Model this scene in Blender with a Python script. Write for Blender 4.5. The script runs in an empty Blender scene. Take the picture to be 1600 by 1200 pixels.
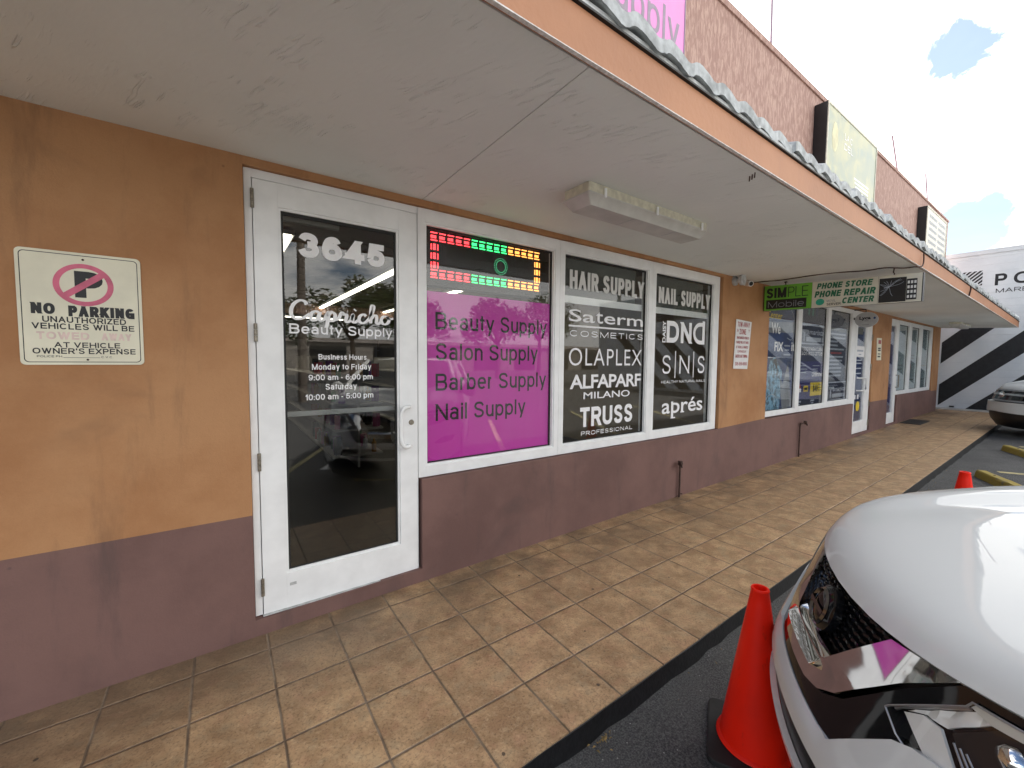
import bpy, bmesh, math, random
from mathutils import Vector, Matrix, geometry
import numpy as np
random.seed(7)
S = bpy.context.scene
C = S.collection

# ------------------------------------------------------------------ camera
cam_d = bpy.data.cameras.new("camera"); cam = bpy.data.objects.new("camera", cam_d); C.objects.link(cam)
cam_d.sensor_width = 36.0; cam_d.lens = 14.4976; cam_d.clip_start = 0.02; cam_d.clip_end = 2000
_R = [(0.81724498, -0.5762296, 0.0083718), (-0.02704111, -0.05285434, -0.99823604), (0.57565564, 0.81557702, -0.05877683)]
_m = Matrix.Identity(4)
for i in range(3):
    _m[i][0] = _R[0][i]; _m[i][1] = -_R[1][i]; _m[i][2] = -_R[2][i]
_m[0][3], _m[1][3], _m[2][3] = 0.0, -2.6994, 1.5843
cam.matrix_world = _m
S.camera = cam

# ------------------------------------------------------------------ light and sky
SUN_EL, SUN_AZ = math.radians(50), math.radians(35)      # azimuth from +Y (behind the shops) towards +X
EXPOSURE = 1.85
S.view_settings.view_transform = 'Standard'; S.view_settings.look = 'None'
S.view_settings.exposure = EXPOSURE; S.view_settings.gamma = 1.0
sun_d = bpy.data.lights.new("sun", 'SUN'); sun_d.energy = 4.6; sun_d.angle = math.radians(3); sun_d.color = (1, .95, .88)
sun = bpy.data.objects.new("sun", sun_d); C.objects.link(sun)
sdir = Vector((math.sin(SUN_AZ)*math.cos(SUN_EL), math.cos(SUN_AZ)*math.cos(SUN_EL), math.sin(SUN_EL)))
sun.rotation_euler = sdir.to_track_quat('Z', 'Y').to_euler(); sun.location = sdir*60

class G:
    """tiny node graph writer"""
    def __init__(s, nt): s.nt = nt; nt.nodes.clear()
    def n(s, t, **k):
        nd = s.nt.nodes.new(t)
        ins = k.pop('i', {})
        for a, v in k.items(): setattr(nd, a, v)
        for a, v in ins.items(): s.set(nd, a, v)
        return nd
    def set(s, nd, a, v):
        sock = nd.inputs[a]
        if isinstance(v, bpy.types.NodeSocket): s.nt.links.new(v, sock)
        elif hasattr(v, 'outputs'): s.nt.links.new(v.outputs[0], sock)
        else:
            if isinstance(v, (tuple, list)) and len(v) == 3 and len(sock.default_value) == 4: v = (*v, 1)
            sock.default_value = v
    def m(s, op, a, b=0.0, c=0.0, clamp=False):
        return s.n('ShaderNodeMath', operation=op, use_clamp=clamp, i={0: a, 1: b, 2: c}).outputs[0]
    def v(s, op, a, b=(0, 0, 0)):
        nd = s.n('ShaderNodeVectorMath', operation=op, i={0: a, 1: b})
        return nd.outputs['Value'] if op in ('DISTANCE', 'LENGTH', 'DOT_PRODUCT') else nd.outputs[0]
    def mix(s, f, a, b, mode='MIX'):
        return s.n('ShaderNodeMixRGB', blend_type=mode, i={0: f, 1: a, 2: b}).outputs[0]
    def noise(s, vec, scale, detail=4, rough=.55, dist=0.0):
        return s.n('ShaderNodeTexNoise', i={'Vector': vec, 'Scale': scale, 'Detail': detail, 'Roughness': rough, 'Distortion': dist}).outputs[0]
    def ss(s, x, lo, hi):
        return s.n('ShaderNodeMapRange', interpolation_type='SMOOTHSTEP', i={0: x, 1: lo, 2: hi, 3: 0.0, 4: 1.0}).outputs[0]

w = bpy.data.worlds.new("World"); S.world = w; w.use_nodes = True
g = G(w.node_tree)
sky = g.n('ShaderNodeTexSky', sky_type='NISHITA', sun_disc=False, sun_elevation=SUN_EL, sun_rotation=SUN_AZ, altitude=0.0, air_density=1.0, dust_density=.4, ozone_density=1.0)
tc = g.n('ShaderNodeTexCoord').outputs['Generated']
nd = g.v('NORMALIZE', tc)
sp = g.n('ShaderNodeSeparateXYZ', i={0: nd})
zz = g.m('ADD', g.m('MAXIMUM', sp.outputs[2], 0.0), .16)
pl = g.n('ShaderNodeCombineXYZ', i={0: g.m('DIVIDE', sp.outputs[0], zz), 1: g.m('DIVIDE', sp.outputs[1], zz), 2: 0.0}).outputs[0]
n1 = g.noise(pl, 1.1, 7, .58, .3)
n2 = g.noise(nd, 16, 6, .65, .4)
cover = g.m('ADD', n1, g.m('MULTIPLY', sp.outputs[0], .16))
cover = g.m('ADD', cover, g.m('MULTIPLY', sp.outputs[1], .10))
low = g.m('MULTIPLY', g.ss(sp.outputs[2], .95, .45), .20)
cover = g.m('ADD', g.m('SUBTRACT', cover, .07), low)
mask = g.ss(cover, .40, .56)
for d0, r, st in (((.884, .138, .449), .040, .9), ((.970, .126, .205), .06, .9), ((.95, .05, .12), .05, .4)):
    h = g.m('ADD', g.v('DISTANCE', nd, d0), g.m('MULTIPLY', g.m('SUBTRACT', n2, .5), .085))
    hole = g.m('MULTIPLY', g.m('SUBTRACT', 1.0, g.ss(h, r*.72, r)), st)
    mask = g.m('SUBTRACT', mask, hole, clamp=True)
tone = g.ss(g.noise(pl, 2.3, 6, .6, .5), .35, .7)
ccol = g.mix(tone, (.86, .85, .84), (1.0, .98, .935))
b1 = g.n('ShaderNodeBackground', i={'Color': sky.outputs[0], 'Strength': .052})
b2 = g.n('ShaderNodeBackground', i={'Color': ccol, 'Strength': .90})
mx = g.n('ShaderNodeMixShader', i={0: mask, 1: b1.outputs[0], 2: b2.outputs[0]})
g.n('ShaderNodeOutputWorld', i={'Surface': mx.outputs[0]})

# ------------------------------------------------------------------ materials
def new_mat(name):
    m = bpy.data.materials.new(name); m.use_nodes = True
    return m, G(m.node_tree)
def fin(g, col, rough, bump=None, bs=.3, bd=.01, **k):
    p = g.n('ShaderNodeBsdfPrincipled', i={'Base Color': col, 'Roughness': rough, **k})
    if bump is not None:
        b = g.n('ShaderNodeBump', i={'Height': bump, 'Strength': bs, 'Distance': bd}); g.set(p, 'Normal', b.outputs[0])
    g.n('ShaderNodeOutputMaterial', i={'Surface': p.outputs[0]}); return p
def geo(g): return g.n('ShaderNodeTexCoord').outputs['Object']
def stretch(g, v, sc): return g.v('MULTIPLY', v, sc)
def basic(name, col, rough=.5, var=.08, scale=14, bump=0.0, bscale=90, **k):
    m, g = new_mat(name); v = geo(g)
    n = g.noise(v, scale, 5)
    dark = tuple(c*(1-var) for c in col); lite = tuple(min(1, c*(1+var)) for c in col)
    c = g.mix(g.ss(n, .3, .7), dark, lite)
    fin(g, c, rough, g.noise(v, bscale, 3) if bump else None, bump, .004, **k); return m
def emis(name, col, st):
    m, g = new_mat(name)
    e = g.n('ShaderNodeEmission', i={'Color': col, 'Strength': st}); g.n('ShaderNodeOutputMaterial', i={'Surface': e.outputs[0]}); return m
def glassmat(name, tint, f0=.045, rough=0.0):
    m, g = new_mat(name)
    gm = g.n('ShaderNodeNewGeometry')
    c = g.m('ABSOLUTE', g.v('DOT_PRODUCT', gm.outputs['Normal'], gm.outputs['Incoming']))
    f = g.m('ADD', f0, g.m('MULTIPLY', g.m('POWER', g.m('SUBTRACT', 1.0, c, clamp=True), 5.0), 1-f0))
    t = g.n('ShaderNodeBsdfTransparent', i={'Color': tint}); gl = g.n('ShaderNodeBsdfGlossy', i={'Color': (1, 1, 1), 'Roughness': rough})
    mx = g.n('ShaderNodeMixShader', i={0: f, 1: t.outputs[0], 2: gl.outputs[0]})
    g.n('ShaderNodeOutputMaterial', i={'Surface': mx.outputs[0]}); return m

def wall_mat(name, col, blot, stain, bump=.25):
    m, g = new_mat(name); v = geo(g)
    a = g.ss(g.noise(v, 1.1, 7, .65), .38, .66)
    c = g.mix(a, col, blot)
    st = g.ss(g.noise(stretch(g, v, (2.2, 2.2, .35)), 2.6, 6, .65), .54, .76)
    c = g.mix(g.m('MULTIPLY', st, .6), c, stain)
    sm = g.ss(g.noise(stretch(g, v, (1, 1, .8)), 1.7, 5, .6, .8), .56, .78)
    c = g.mix(g.m('MULTIPLY', sm, .5), c, stain)
    fine = g.noise(v, 160, 3)
    c = g.mix(g.m('MULTIPLY', g.ss(fine, .35, .75), .13), c, tuple(x*.6 for x in col))
    vo = g.n('ShaderNodeTexVoronoi', i={'Vector': v, 'Scale': 5.0, 'Randomness': 1.0})
    dot = g.m('SUBTRACT', 1.0, g.ss(vo.outputs['Distance'], .02, .045))
    c = g.mix(g.m('MULTIPLY', dot, .5), c, stain)
    h = g.m('ADD', g.m('MULTIPLY', fine, .35), g.noise(v, 14, 5, .6))
    fin(g, c, .72, h, bump, .01); return m
M = {}
M['orange'] = wall_mat('orange_paint', (.47, .245, .112), (.37, .17, .068), (.17, .085, .045))
M['brown'] = wall_mat('brown_paint', (.20, .110, .095), (.145, .078, .068), (.085, .058, .055))
def fascia_mat():
    m, g = new_mat('fascia_paint'); v = geo(g)
    c = g.mix(g.ss(g.noise(v, 1.5, 5), .3, .7), (.46, .205, .095), (.40, .175, .082))
    st = g.ss(g.noise(stretch(g, v, (9, 1, .7)), 2.2, 5, .6), .56, .75)
    c = g.mix(g.m('MULTIPLY', st, .35), c, (.36, .16, .085))
    sp = g.ss(g.noise(v, 22, 4, .6), .70, .78)
    c = g.mix(g.m('MULTIPLY', sp, .6), c, (.20, .09, .05))
    fin(g, c, .6, g.noise(v, 30, 4), .2, .01); return m
M['fascia'] = fascia_mat()
def soffit_mat():
    m, g = new_mat('soffit_plaster'); v = geo(g)
    c = g.mix(g.ss(g.noise(v, 1.2, 5), .3, .7), (.74, .77, .755), (.80, .825, .81))
    vr = g.n('ShaderNodeVectorRotate', i={'Vector': v, 'Angle': 1.15}).outputs[0]
    nz = g.n('ShaderNodeTexNoise', i={'Vector': vr, 'Scale': 5.0, 'Detail': 3.0})
    vs = g.v('ADD', stretch(g, vr, (5, 42, 1)), g.v('MULTIPLY', nz.outputs[1], (1.2, 2.2, 0)))
    nn = g.noise(vs, 1.0, 2.0, .5)
    rid = g.m('SUBTRACT', 1.0, g.m('MULTIPLY', g.m('ABSOLUTE', g.m('SUBTRACT', nn, .60)), 16.0), clamp=True)
    patch_ = g.m('MULTIPLY', g.ss(g.noise(v, 2.6, 3), .45, .65), g.ss(g.noise(vr, 9, 2), .40, .6))
    h = g.m('ADD', g.m('MULTIPLY', g.m('MULTIPLY', rid, patch_), .8), g.m('MULTIPLY', g.noise(stretch(g, vr, (20, 60, 1)), 1.0, 4), .25))
    fin(g, c, .75, h, .7, .011); return m
M['soffit'] = soffit_mat()
def parapet_mat():
    m, g = new_mat('parapet_stucco'); v = geo(g)
    n = g.noise(stretch(g, v, (5, 5, 1.3)), 5.5, 4, .6, .7)
    c = g.mix(g.ss(n, .42, .62), (.37, .215, .175), (.52, .34, .275))
    fin(g, c, .8, n, .6, .03); return m
M['parapet'] = parapet_mat()
def tile_mat():
    m, g = new_mat('walkway_tiles'); v = geo(g)
    s = g.n('ShaderNodeSeparateXYZ', i={0: v}); T = .33
    wob = g.m('MULTIPLY', g.m('SUBTRACT', g.noise(v, 9, 2), .5), .006)
    ax = g.m('DIVIDE', g.m('ADD', g.m('SUBTRACT', s.outputs[0], .1745), wob), T); ay = g.m('DIVIDE', g.m('ADD', g.m('ADD', s.outputs[1], .185), wob), T)
    def edge(a):
        f = g.m('FRACT', a); return g.m('SUBTRACT', .5, g.m('ABSOLUTE', g.m('SUBTRACT', f, .5)))
    d = g.m('MINIMUM', edge(ax), edge(ay))
    grout = g.m('SUBTRACT', 1.0, g.ss(d, .007, .020))
    cell = g.n('ShaderNodeCombineXYZ', i={0: g.m('FLOOR', ax), 1: g.m('FLOOR', ay), 2: 0.0}).outputs[0]
    wn = g.n('ShaderNodeTexWhiteNoise', noise_dimensions='3D', i={0: cell})
    vo = g.v('ADD', v, g.v('MULTIPLY', wn.outputs[1], (9, 9, 9)))
    vr = g.n('ShaderNodeVectorRotate', i={'Vector': vo, 'Angle': .6}).outputs[0]
    a = g.noise(stretch(g, vr, (1, 1.25, 1)), 6.5, 9, .66, .35)
    b = g.noise(stretch(g, vr, (1, 1.3, 1)), 34, 8, .75, .5)
    c = g.mix(g.ss(a, .36, .66), (.33, .205, .105), (.55, .365, .20))
    c = g.mix(g.m('MULTIPLY', g.ss(b, .50, .72), .55), c, (.72, .54, .34))
    c = g.mix(g.m('MULTIPLY', g.ss(g.noise(stretch(g, vr, (1, 1.4, 1)), 12, 7, .72, .6), .55, .75), .5), c, (.17, .105, .062))
    c = g.mix(g.m('MULTIPLY', g.m('SUBTRACT', wn.outputs[0], .5), .28), c, (.16, .10, .06))
    hue = g.noise(vo, 11, 5, .6)
    c = g.mix(g.m('MULTIPLY', g.ss(hue, .52, .68), .30), c, (.33, .29, .19))
    c = g.mix(g.m('MULTIPLY', g.ss(hue, .48, .34), .28), c, (.48, .25, .15))
    c = g.mix(g.m('MULTIPLY', g.ss(g.noise(v, 95, 4, .7), .46, .74), .75), c, (.12, .075, .04))
    # darker towards the wall and the left end, broken into blotches
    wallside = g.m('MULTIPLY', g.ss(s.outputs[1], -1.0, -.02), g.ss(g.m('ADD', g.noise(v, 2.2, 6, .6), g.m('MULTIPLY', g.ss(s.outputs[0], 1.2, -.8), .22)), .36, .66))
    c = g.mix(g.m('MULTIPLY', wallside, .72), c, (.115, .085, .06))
    gum = g.n('ShaderNodeTexVoronoi', i={'Vector': v, 'Scale': 3.3, 'Randomness': 1.0})
    gs = g.m('MULTIPLY', g.m('SUBTRACT', 1.0, g.ss(g.m('ADD', gum.outputs['Distance'], g.m('MULTIPLY', g.noise(v, 60, 2), .03)), .038, .05)), g.m('GREATER_THAN', g.n('ShaderNodeSeparateColor', i={0: gum.outputs['Color']}).outputs[0], .45))
    c = g.mix(g.m('MULTIPLY', gs, .85), c, (.035, .028, .025))
    gc = g.mix(g.ss(g.noise(v, 7, 4), .35, .65), (.12, .082, .052), (.26, .20, .14))
    c = g.mix(grout, c, gc)
    h = g.m('ADD', g.m('MULTIPLY', g.ss(d, .0, .03), 1.0), g.m('MULTIPLY', g.noise(vr, 26, 6, .6), .5))
    r = g.m('ADD', .42, g.m('MULTIPLY', g.m('ADD', grout, b), .22))
    fin(g, c, r, h, .7, .008); return m
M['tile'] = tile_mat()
def asphalt_mat():
    m, g = new_mat('asphalt'); v = geo(g)
    f = g.noise(v, 130, 3, .75)
    c = g.mix(g.ss(f, .35, .7), (.028, .028, .029), (.15, .148, .145))
    c = g.mix(g.m('MULTIPLY', g.ss(g.noise(v, 1.1, 6, .6), .4, .7), .35), c, (.17, .167, .16))
    vo = g.n('ShaderNodeTexVoronoi', i={'Vector': v, 'Scale': 34.0}); sel = g.n('ShaderNodeSeparateColor', i={0: vo.outputs['Color']})
    sp = g.m('MULTIPLY', g.m('SUBTRACT', 1.0, g.ss(vo.outputs['Distance'], .07, .13)), g.m('GREATER_THAN', sel.outputs[0], .78))
    c = g.mix(g.m('MULTIPLY', sp, .8), c, (.45, .44, .42))
    fin(g, c, .8, g.m('ADD', f, g.m('MULTIPLY', g.noise(v, 60, 3), .8)), .9, .012); return m
M['asphalt'] = asphalt_mat()
M['curb'] = basic('black_curb_paint', (.007, .007, .008), .6, .5, 26, .5, 60)
M['white'] = basic('white_aluminium', (.86, .87, .87), .35, .05, 6)
M['gasket'] = basic('black_gasket', (.012, .012, .012), .6)
M['steel'] = basic('dull_steel', (.30, .27, .22), .45, .25, 60, Metallic=.8)
M['glass'] = glassmat('window_glass', (.93, .94, .935), .033)
M['doorglass'] = glassmat('door_glass', (.70, .71, .70), .055)
M['vinyl'] = basic('white_vinyl', (.86, .86, .87), .5, .02)
M['vinylgrey'] = basic('grey_vinyl', (.66, .66, .64), .5, .02)
M['black'] = basic('black_plastic', (.010, .010, .011), .35, .2)
M['darkpanel'] = basic('dark_grey_panel', (.085, .092, .082), .6, .1, 3)
M['tileroof'] = basic('grey_roof_tile', (.44, .46, .465), .85, .3, 16, .5, 50)
M['mortar'] = basic('grey_mortar', (.48, .49, .485), .85, .2, 20, .4)
M['peel'] = basic('white_peeling_paint', (.72, .70, .68), .7, .2, 60)
M['rust'] = basic('rusty_metal', (.06, .032, .024), .8, .4, 50, .4)
M['cream'] = basic('cream_metal', (.62, .59, .47), .5, .15, 18)
def lensmat():
    m, g = new_mat('dusty_lens'); v = geo(g)
    c = g.mix(g.ss(g.noise(v, 6, 6), .3, .7), (.48, .47, .44), (.60, .585, .55))
    fin(g, c, .35, g.noise(v, 240, 1), .3, .002); return m
M['lens'] = lensmat()
M['signcream'] = basic('faded_cream_sign', (.76, .73, .58), .5, .07, 5)
M['signwhite'] = basic('white_sign', (.78, .77, .76), .5, .05, 6)
M['ink'] = basic('black_ink', (.012, .012, .014), .5)
M['red'] = basic('faded_red_ink', (.62, .13, .22), .5, .2, 12)
M['palered'] = basic('very_faded_red_ink', (.74, .58, .52), .5, .1, 30)
M['redtxt'] = basic('dark_red_ink', (.38, .06, .07), .5)
def pinkfilm():
    m, g = new_mat('magenta_film'); v = geo(g)
    st = g.ss(g.noise(stretch(g, v, (9, 9, .8)), 2.0, 4), .45, .8)
    c = g.mix(g.m('MULTIPLY', st, .25), (.68, .050, .47), (.72, .12, .53))
    p = g.n('ShaderNodeBsdfPrincipled', i={'Base Color': c, 'Roughness': .5}); t = g.n('ShaderNodeBsdfTransparent', i={'Color': (.9, .5, .8)})
    mx = g.n('ShaderNodeMixShader', i={0: .06, 1: p.outputs[0], 2: t.outputs[0]}); g.n('ShaderNodeOutputMaterial', i={'Surface': mx.outputs[0]}); return m
M['pinkfilm'] = pinkfilm()
M['pinksign'] = basic('pink_sign_face', (.72, .22, .56), .4, .05, 3)
M['greyink'] = basic('grey_letters', (.28, .22, .29), .5)
M['green'] = basic('green_sign_face', (.14, .40, .035), .5, .12, 4)
M['dgreen'] = basic('dark_green_letters', (.012, .13, .065), .5)
M['beige'] = basic('beige_sign_face', (.58, .55, .46), .5, .08, 5)
M['blue'] = basic('blue_poster', (.018, .045, .16), .5, .45, 2.0)
M['dblue'] = basic('dark_blue_poster', (.020, .030, .075), .5, .3, 2.0)
M['navy'] = basic('navy_poster', (.028, .030, .16), .5, .2, 3)
M['phonegrey'] = basic('poster_grey', (.20, .21, .24), .5, .25, 5)
M['phoneblue'] = basic('poster_circuit_blue', (.16, .30, .42), .5, .8, 16)
M['yellow'] = basic('yellow_print', (.75, .56, .04), .5, .05)
M['teal'] = basic('teal_print', (.02, .33, .22), .5)
M['pprint'] = basic('pale_print', (.42, .46, .54), .5)
M['tealfilm'] = basic('frosted_blue_film', (.34, .44, .48), .55, .22, 2.2)
def conemat():
    m, g = new_mat('orange_red_pvc'); v = geo(g)
    c = g.mix(g.ss(g.noise(v, 4, 4), .3, .7), (.98, .018, .004), (.88, .018, .005))
    sc_ = g.ss(g.noise(stretch(g, v, (14, 14, 3)), 2.0, 6, .65), .60, .72)
    c = g.mix(g.m('MULTIPLY', sc_, .35), c, (.22, .02, .012))
    fin(g, c, .42, g.noise(v, 40, 3), .06, .004, **{'Specular IOR Level': .22}); return m
M['redcone'] = conemat()
M['rubber'] = basic('black_rubber', (.016, .016, .016), .65, .25, 12, .2)
def stopmat():
    m, g = new_mat('yellow_concrete'); v = geo(g)
    c = g.mix(g.ss(g.noise(v, 12, 6, .65), .52, .68), (.36, .27, .05), (.22, .19, .11))
    fin(g, c, .8, g.noise(v, 40, 5), .5, .01); return m
M['stop'] = stopmat()
M['line'] = basic('worn_yellow_line', (.50, .43, .22), .8, .3, 14)
def paint():
    m, g = new_mat('white_car_paint'); v = geo(g)
    c = g.mix(g.noise(v, 3, 3), (.63, .645, .63), (.66, .675, .66))
    fin(g, c, .6, None, **{'Specular IOR Level': 0.0, 'Coat Weight': .8, 'Coat Roughness': .0, 'Coat IOR': 1.5}); return m
M['paint'] = paint()
M['gloss'] = basic('gloss_black_plastic', (.006, .006, .007), .06, .1)
M['chrome'] = basic('chrome_trim', (.80, .80, .80), .05, .02, Metallic=1.0)
M['satin'] = basic('satin_reflector', (.86, .86, .84), .22, .05, Metallic=.15)
M['carglass'] = basic('dark_car_glass', (.012, .014, .016), .03, .1)
M['lampglass'] = glassmat('headlamp_lens', (.94, .95, .95), .05)
M['drl'] = basic('white_light_guide', (.55, .53, .48), .3, .02)
M['tyre'] = basic('tyre_rubber', (.018, .018, .018), .7, .2)
M['rim'] = basic('alloy_rim', (.45, .45, .46), .3, .1, Metallic=.9)
def nbwall():
    m, g = new_mat('painted_block_white'); v = geo(g)
    c = g.mix(g.ss(g.noise(v, 1.6, 6), .3, .7), (.60, .64, .68), (.70, .73, .76))
    s = g.n('ShaderNodeSeparateXYZ', i={0: v}); f = g.m('FRACT', g.m('DIVIDE', s.outputs[2], .2))
    j = g.m('SUBTRACT', 1.0, g.ss(f, .0, .06))
    c = g.mix(g.m('MULTIPLY', j, .18), c, (.35, .37, .40))
    fin(g, c, .8, g.m('SUBTRACT', g.noise(v, 25, 5), j), .4, .01); return m
M['nbwall'] = nbwall()
M['nbblack'] = basic('painted_black_stripe', (.016, .017, .020), .7, .25, 8, .3, 25)
M['conc'] = basic('pale_concrete', (.46, .45, .42), .85, .15, 6, .3)
def leafmat(name, a, b):
    m, g = new_mat(name); v = geo(g)
    fin(g, g.mix(g.ss(g.noise(v, 1.2, 4), .35, .65), a, b), .6); return m
M['leaf'] = leafmat('foliage', (.030, .055, .018), (.075, .11, .03))
M['bark'] = basic('bark', (.09, .065, .045), .9, .3, 12, .6)
M['wood'] = basic('grey_pole_wood', (.12, .10, .085), .9, .3, 9, .4)
M['dryleaf'] = basic('dry_leaf', (.30, .20, .07), .8, .4, 40)
M['lit'] = emis('lit_tube', (1, .93, .76), 3.6)
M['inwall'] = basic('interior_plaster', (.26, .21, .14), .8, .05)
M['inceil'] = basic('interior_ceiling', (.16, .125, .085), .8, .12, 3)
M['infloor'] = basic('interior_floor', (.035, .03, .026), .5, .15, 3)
M['shelf'] = basic('shelf_metal', (.42, .40, .37), .5, .05)
PROD = [basic('product_%s' % n, c, .4, .1) for n, c in (('red', (.45, .02, .03)), ('white', (.6, .6, .58)), ('black', (.02, .02, .02)), ('amber', (.4, .2, .03)), ('purple', (.2, .03, .3)), ('green', (.03, .2, .08)), ('pink', (.55, .15, .3)))]
LED = {k: emis('led_'+k, c, s) for k, c, s in (('red', (1, .05, .06), 1.3), ('green', (.05, 1, .22), 1.0), ('amber', (1, .33, .07), 1.2), ('dim', (.05, .35, .16), .6))}

# ------------------------------------------------------------------ mesh helpers
OFF = {}
class MB:
    def __init__(s): s.v = []; s.f = []; s.mi = []; s.cur = 0
    def add(s, vs, fs):
        o = len(s.v); s.v += [tuple(p) for p in vs]
        for f in fs: s.f.append([i+o for i in f]); s.mi.append(s.cur)
        return s
    def box(s, x0, y0, z0, x1, y1, z1):
        if x0 > x1: x0, x1 = x1, x0
        if y0 > y1: y0, y1 = y1, y0
        if z0 > z1: z0, z1 = z1, z0
        v = [(x, y, z) for z in (z0, z1) for y in (y0, y1) for x in (x0, x1)]
        return s.add(v, [(0, 2, 3, 1), (4, 5, 7, 6), (0, 1, 5, 4), (2, 6, 7, 3), (0, 4, 6, 2), (1, 3, 7, 5)])
    def hexa(s, v):   # 8 corners: bottom ring 4, top ring 4
        return s.add(v, [(3, 2, 1, 0), (4, 5, 6, 7), (0, 1, 5, 4), (1, 2, 6, 5), (2, 3, 7, 6), (3, 0, 4, 7)])
    def prism(s, poly, O, X, Y, N, depth):
        O, X, Y, N = map(Vector, (O, X, Y, N)); n = len(poly)
        a = [O+X*p[0]+Y*p[1] for p in poly]; b = [q+N*depth for q in a]
        tri = geometry.tessellate_polygon([[Vector((p[0], p[1], 0)) for p in poly]])
        fs = [tuple(t) for t in tri] + [tuple(i+n for i in reversed(t)) for t in tri]
        fs += [(i, i+n, (i+1) % n+n, (i+1) % n) for i in range(n)]
        return s.add(a+b, fs)
    def tube(s, pts, r, n=8, close=True):
        pts = [Vector(p) for p in pts]; rs = r if isinstance(r, (list, tuple)) else [r]*len(pts)
        rings = []; ref = None
        for i, p in enumerate(pts):
            d = ((pts[min(i+1, len(pts)-1)]-pts[max(i-1, 0)])).normalized()
            if ref is None: ref = d.orthogonal().normalized()
            a = (ref-d*ref.dot(d)); a = a.normalized() if a.length > 1e-6 else d.orthogonal().normalized(); ref = a; b = d.cross(a)
            rings.append([p+(a*math.cos(2*math.pi*k/n)+b*math.sin(2*math.pi*k/n))*rs[i] for k in range(n)])
        vs = [q for rg in rings for q in rg]; fs = []
        for i in range(len(pts)-1):
            for k in range(n): fs.append((i*n+k, i*n+(k+1) % n, (i+1)*n+(k+1) % n, (i+1)*n+k))
        if close: fs += [tuple(reversed(range(n))), tuple((len(pts)-1)*n+k for k in range(n))]
        return s.add(vs, fs)
    def lathe(s, prof, c=(0, 0, 0), axis='z', n=32):
        vs = []; c = Vector(c)
        for r, h in prof:
            for k in range(n):
                a = 2*math.pi*k/n; x, y = r*math.cos(a), r*math.sin(a)
                vs.append(c+Vector({'z': (x, y, h), 'y': (x, h, y), 'x': (h, x, y)}[axis]))
        fs = []
        for i in range(len(prof)-1):
            for k in range(n): fs.append((i*n+k, i*n+(k+1) % n, (i+1)*n+(k+1) % n, (i+1)*n+k))
        if prof[0][0] > 1e-5: fs.append(tuple(reversed(range(n))))
        if prof[-1][0] > 1e-5: fs.append(tuple((len(prof)-1)*n+k for k in range(n)))
        return s.add(vs, fs)
    def build(s, name, mat, parent=None, smooth=False, bevel=0, local=False):
        me = bpy.data.meshes.new(name); off = Vector((0, 0, 0))
        if parent is not None and not local: off = OFF.get(parent.name, Vector((0, 0, 0)))
        me.from_pydata([tuple(Vector(p)-off) for p in s.v], [], s.f)
        mats = mat if isinstance(mat, (list, tuple)) else [mat]
        for m in mats: me.materials.append(m)
        if len(mats) > 1:
            for p, i in zip(me.polygons, s.mi): p.material_index = i
        bm = bmesh.new(); bm.from_mesh(me); bmesh.ops.recalc_face_normals(bm, faces=bm.faces)
        if bevel:
            bmesh.ops.remove_doubles(bm, verts=bm.verts, dist=1e-6)
            es = [e for e in bm.edges if len(e.link_faces) == 2 and e.calc_face_angle(0) > .6]
            bmesh.ops.bevel(bm, geom=es, offset=bevel, segments=2, affect='EDGES', profile=.6)
        bm.to_mesh(me); bm.free()
        if smooth: set_smooth(me, smooth)
        o = bpy.data.objects.new(name, me); C.objects.link(o)
        if parent is not None:
            o.parent = parent; OFF[o.name] = off
        return o
def set_smooth(me, ang=35):
    ang = 35 if ang is True else ang
    me.polygons.foreach_set('use_smooth', [True]*len(me.polygons))
    bm = bmesh.new(); bm.from_mesh(me)
    for e in bm.edges: e.smooth = not (len(e.link_faces) == 2 and e.calc_face_angle(0) > math.radians(ang))
    bm.to_mesh(me); bm.free()
def tag(o, label=None, cat=None, group=None, kind=None):
    if label: o['label'] = label
    if cat: o['category'] = cat
    if group: o['group'] = group
    if kind: o['kind'] = kind
    return o
def thing(name, label, cat, loc=(0, 0, 0), rz=0, group=None):
    o = bpy.data.objects.new(name, None); C.objects.link(o); o.location = loc; o.rotation_euler = (0, 0, rz); o.empty_display_size = .1
    OFF[o.name] = Vector(loc); return tag(o, label, cat, group)
def copy_tree(o, parent=None):
    c = o.copy(); C.objects.link(c); c.parent = parent
    for ch in list(o.children): copy_tree(ch, c)
    return c

def text_mesh(st, bold=0.0, spacing=1.0, shear=0.0, extrude=0.0):
    cu = bpy.data.curves.new('t', 'FONT'); cu.body = st; cu.size = 1; cu.offset = bold; cu.space_character = spacing; cu.shear = shear
    cu.resolution_u = 4
    o = bpy.data.objects.new('t', cu); C.objects.link(o)
    bpy.context.view_layer.update()
    me = bpy.data.meshes.new_from_object(o.evaluated_get(bpy.context.evaluated_depsgraph_get()))
    v = [tuple(x.co) for x in me.vertices]; f = [tuple(p.vertices) for p in me.polygons]
    bpy.data.objects.remove(o); bpy.data.curves.remove(cu); bpy.data.meshes.remove(me)
    return v, f
CAP = None
def text_into(mb, st, x0, x1, base, cap, O, X, Y, N, bold=0.0, shear=0.0, spacing=1.0, lift=.0006):
    """letters filling x0..x1, capital height cap, on the plane O + x X + y Y, lifted along N"""
    global CAP
    if CAP is None:
        hv, _ = text_mesh('H'); CAP = max(p[1] for p in hv)-min(p[1] for p in hv)
    v, f = text_mesh(st, bold, spacing, shear)
    a, b = min(p[0] for p in v), max(p[0] for p in v); sx = (x1-x0)/(b-a); sy = cap/(CAP+2*bold)
    O, X, Y, N = map(Vector, (O, X, Y, N))
    mb.add([O+X*(x0+(p[0]-a)*sx)+Y*(base+(p[1]+bold)*sy)+N*lift for p in v], f)
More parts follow.
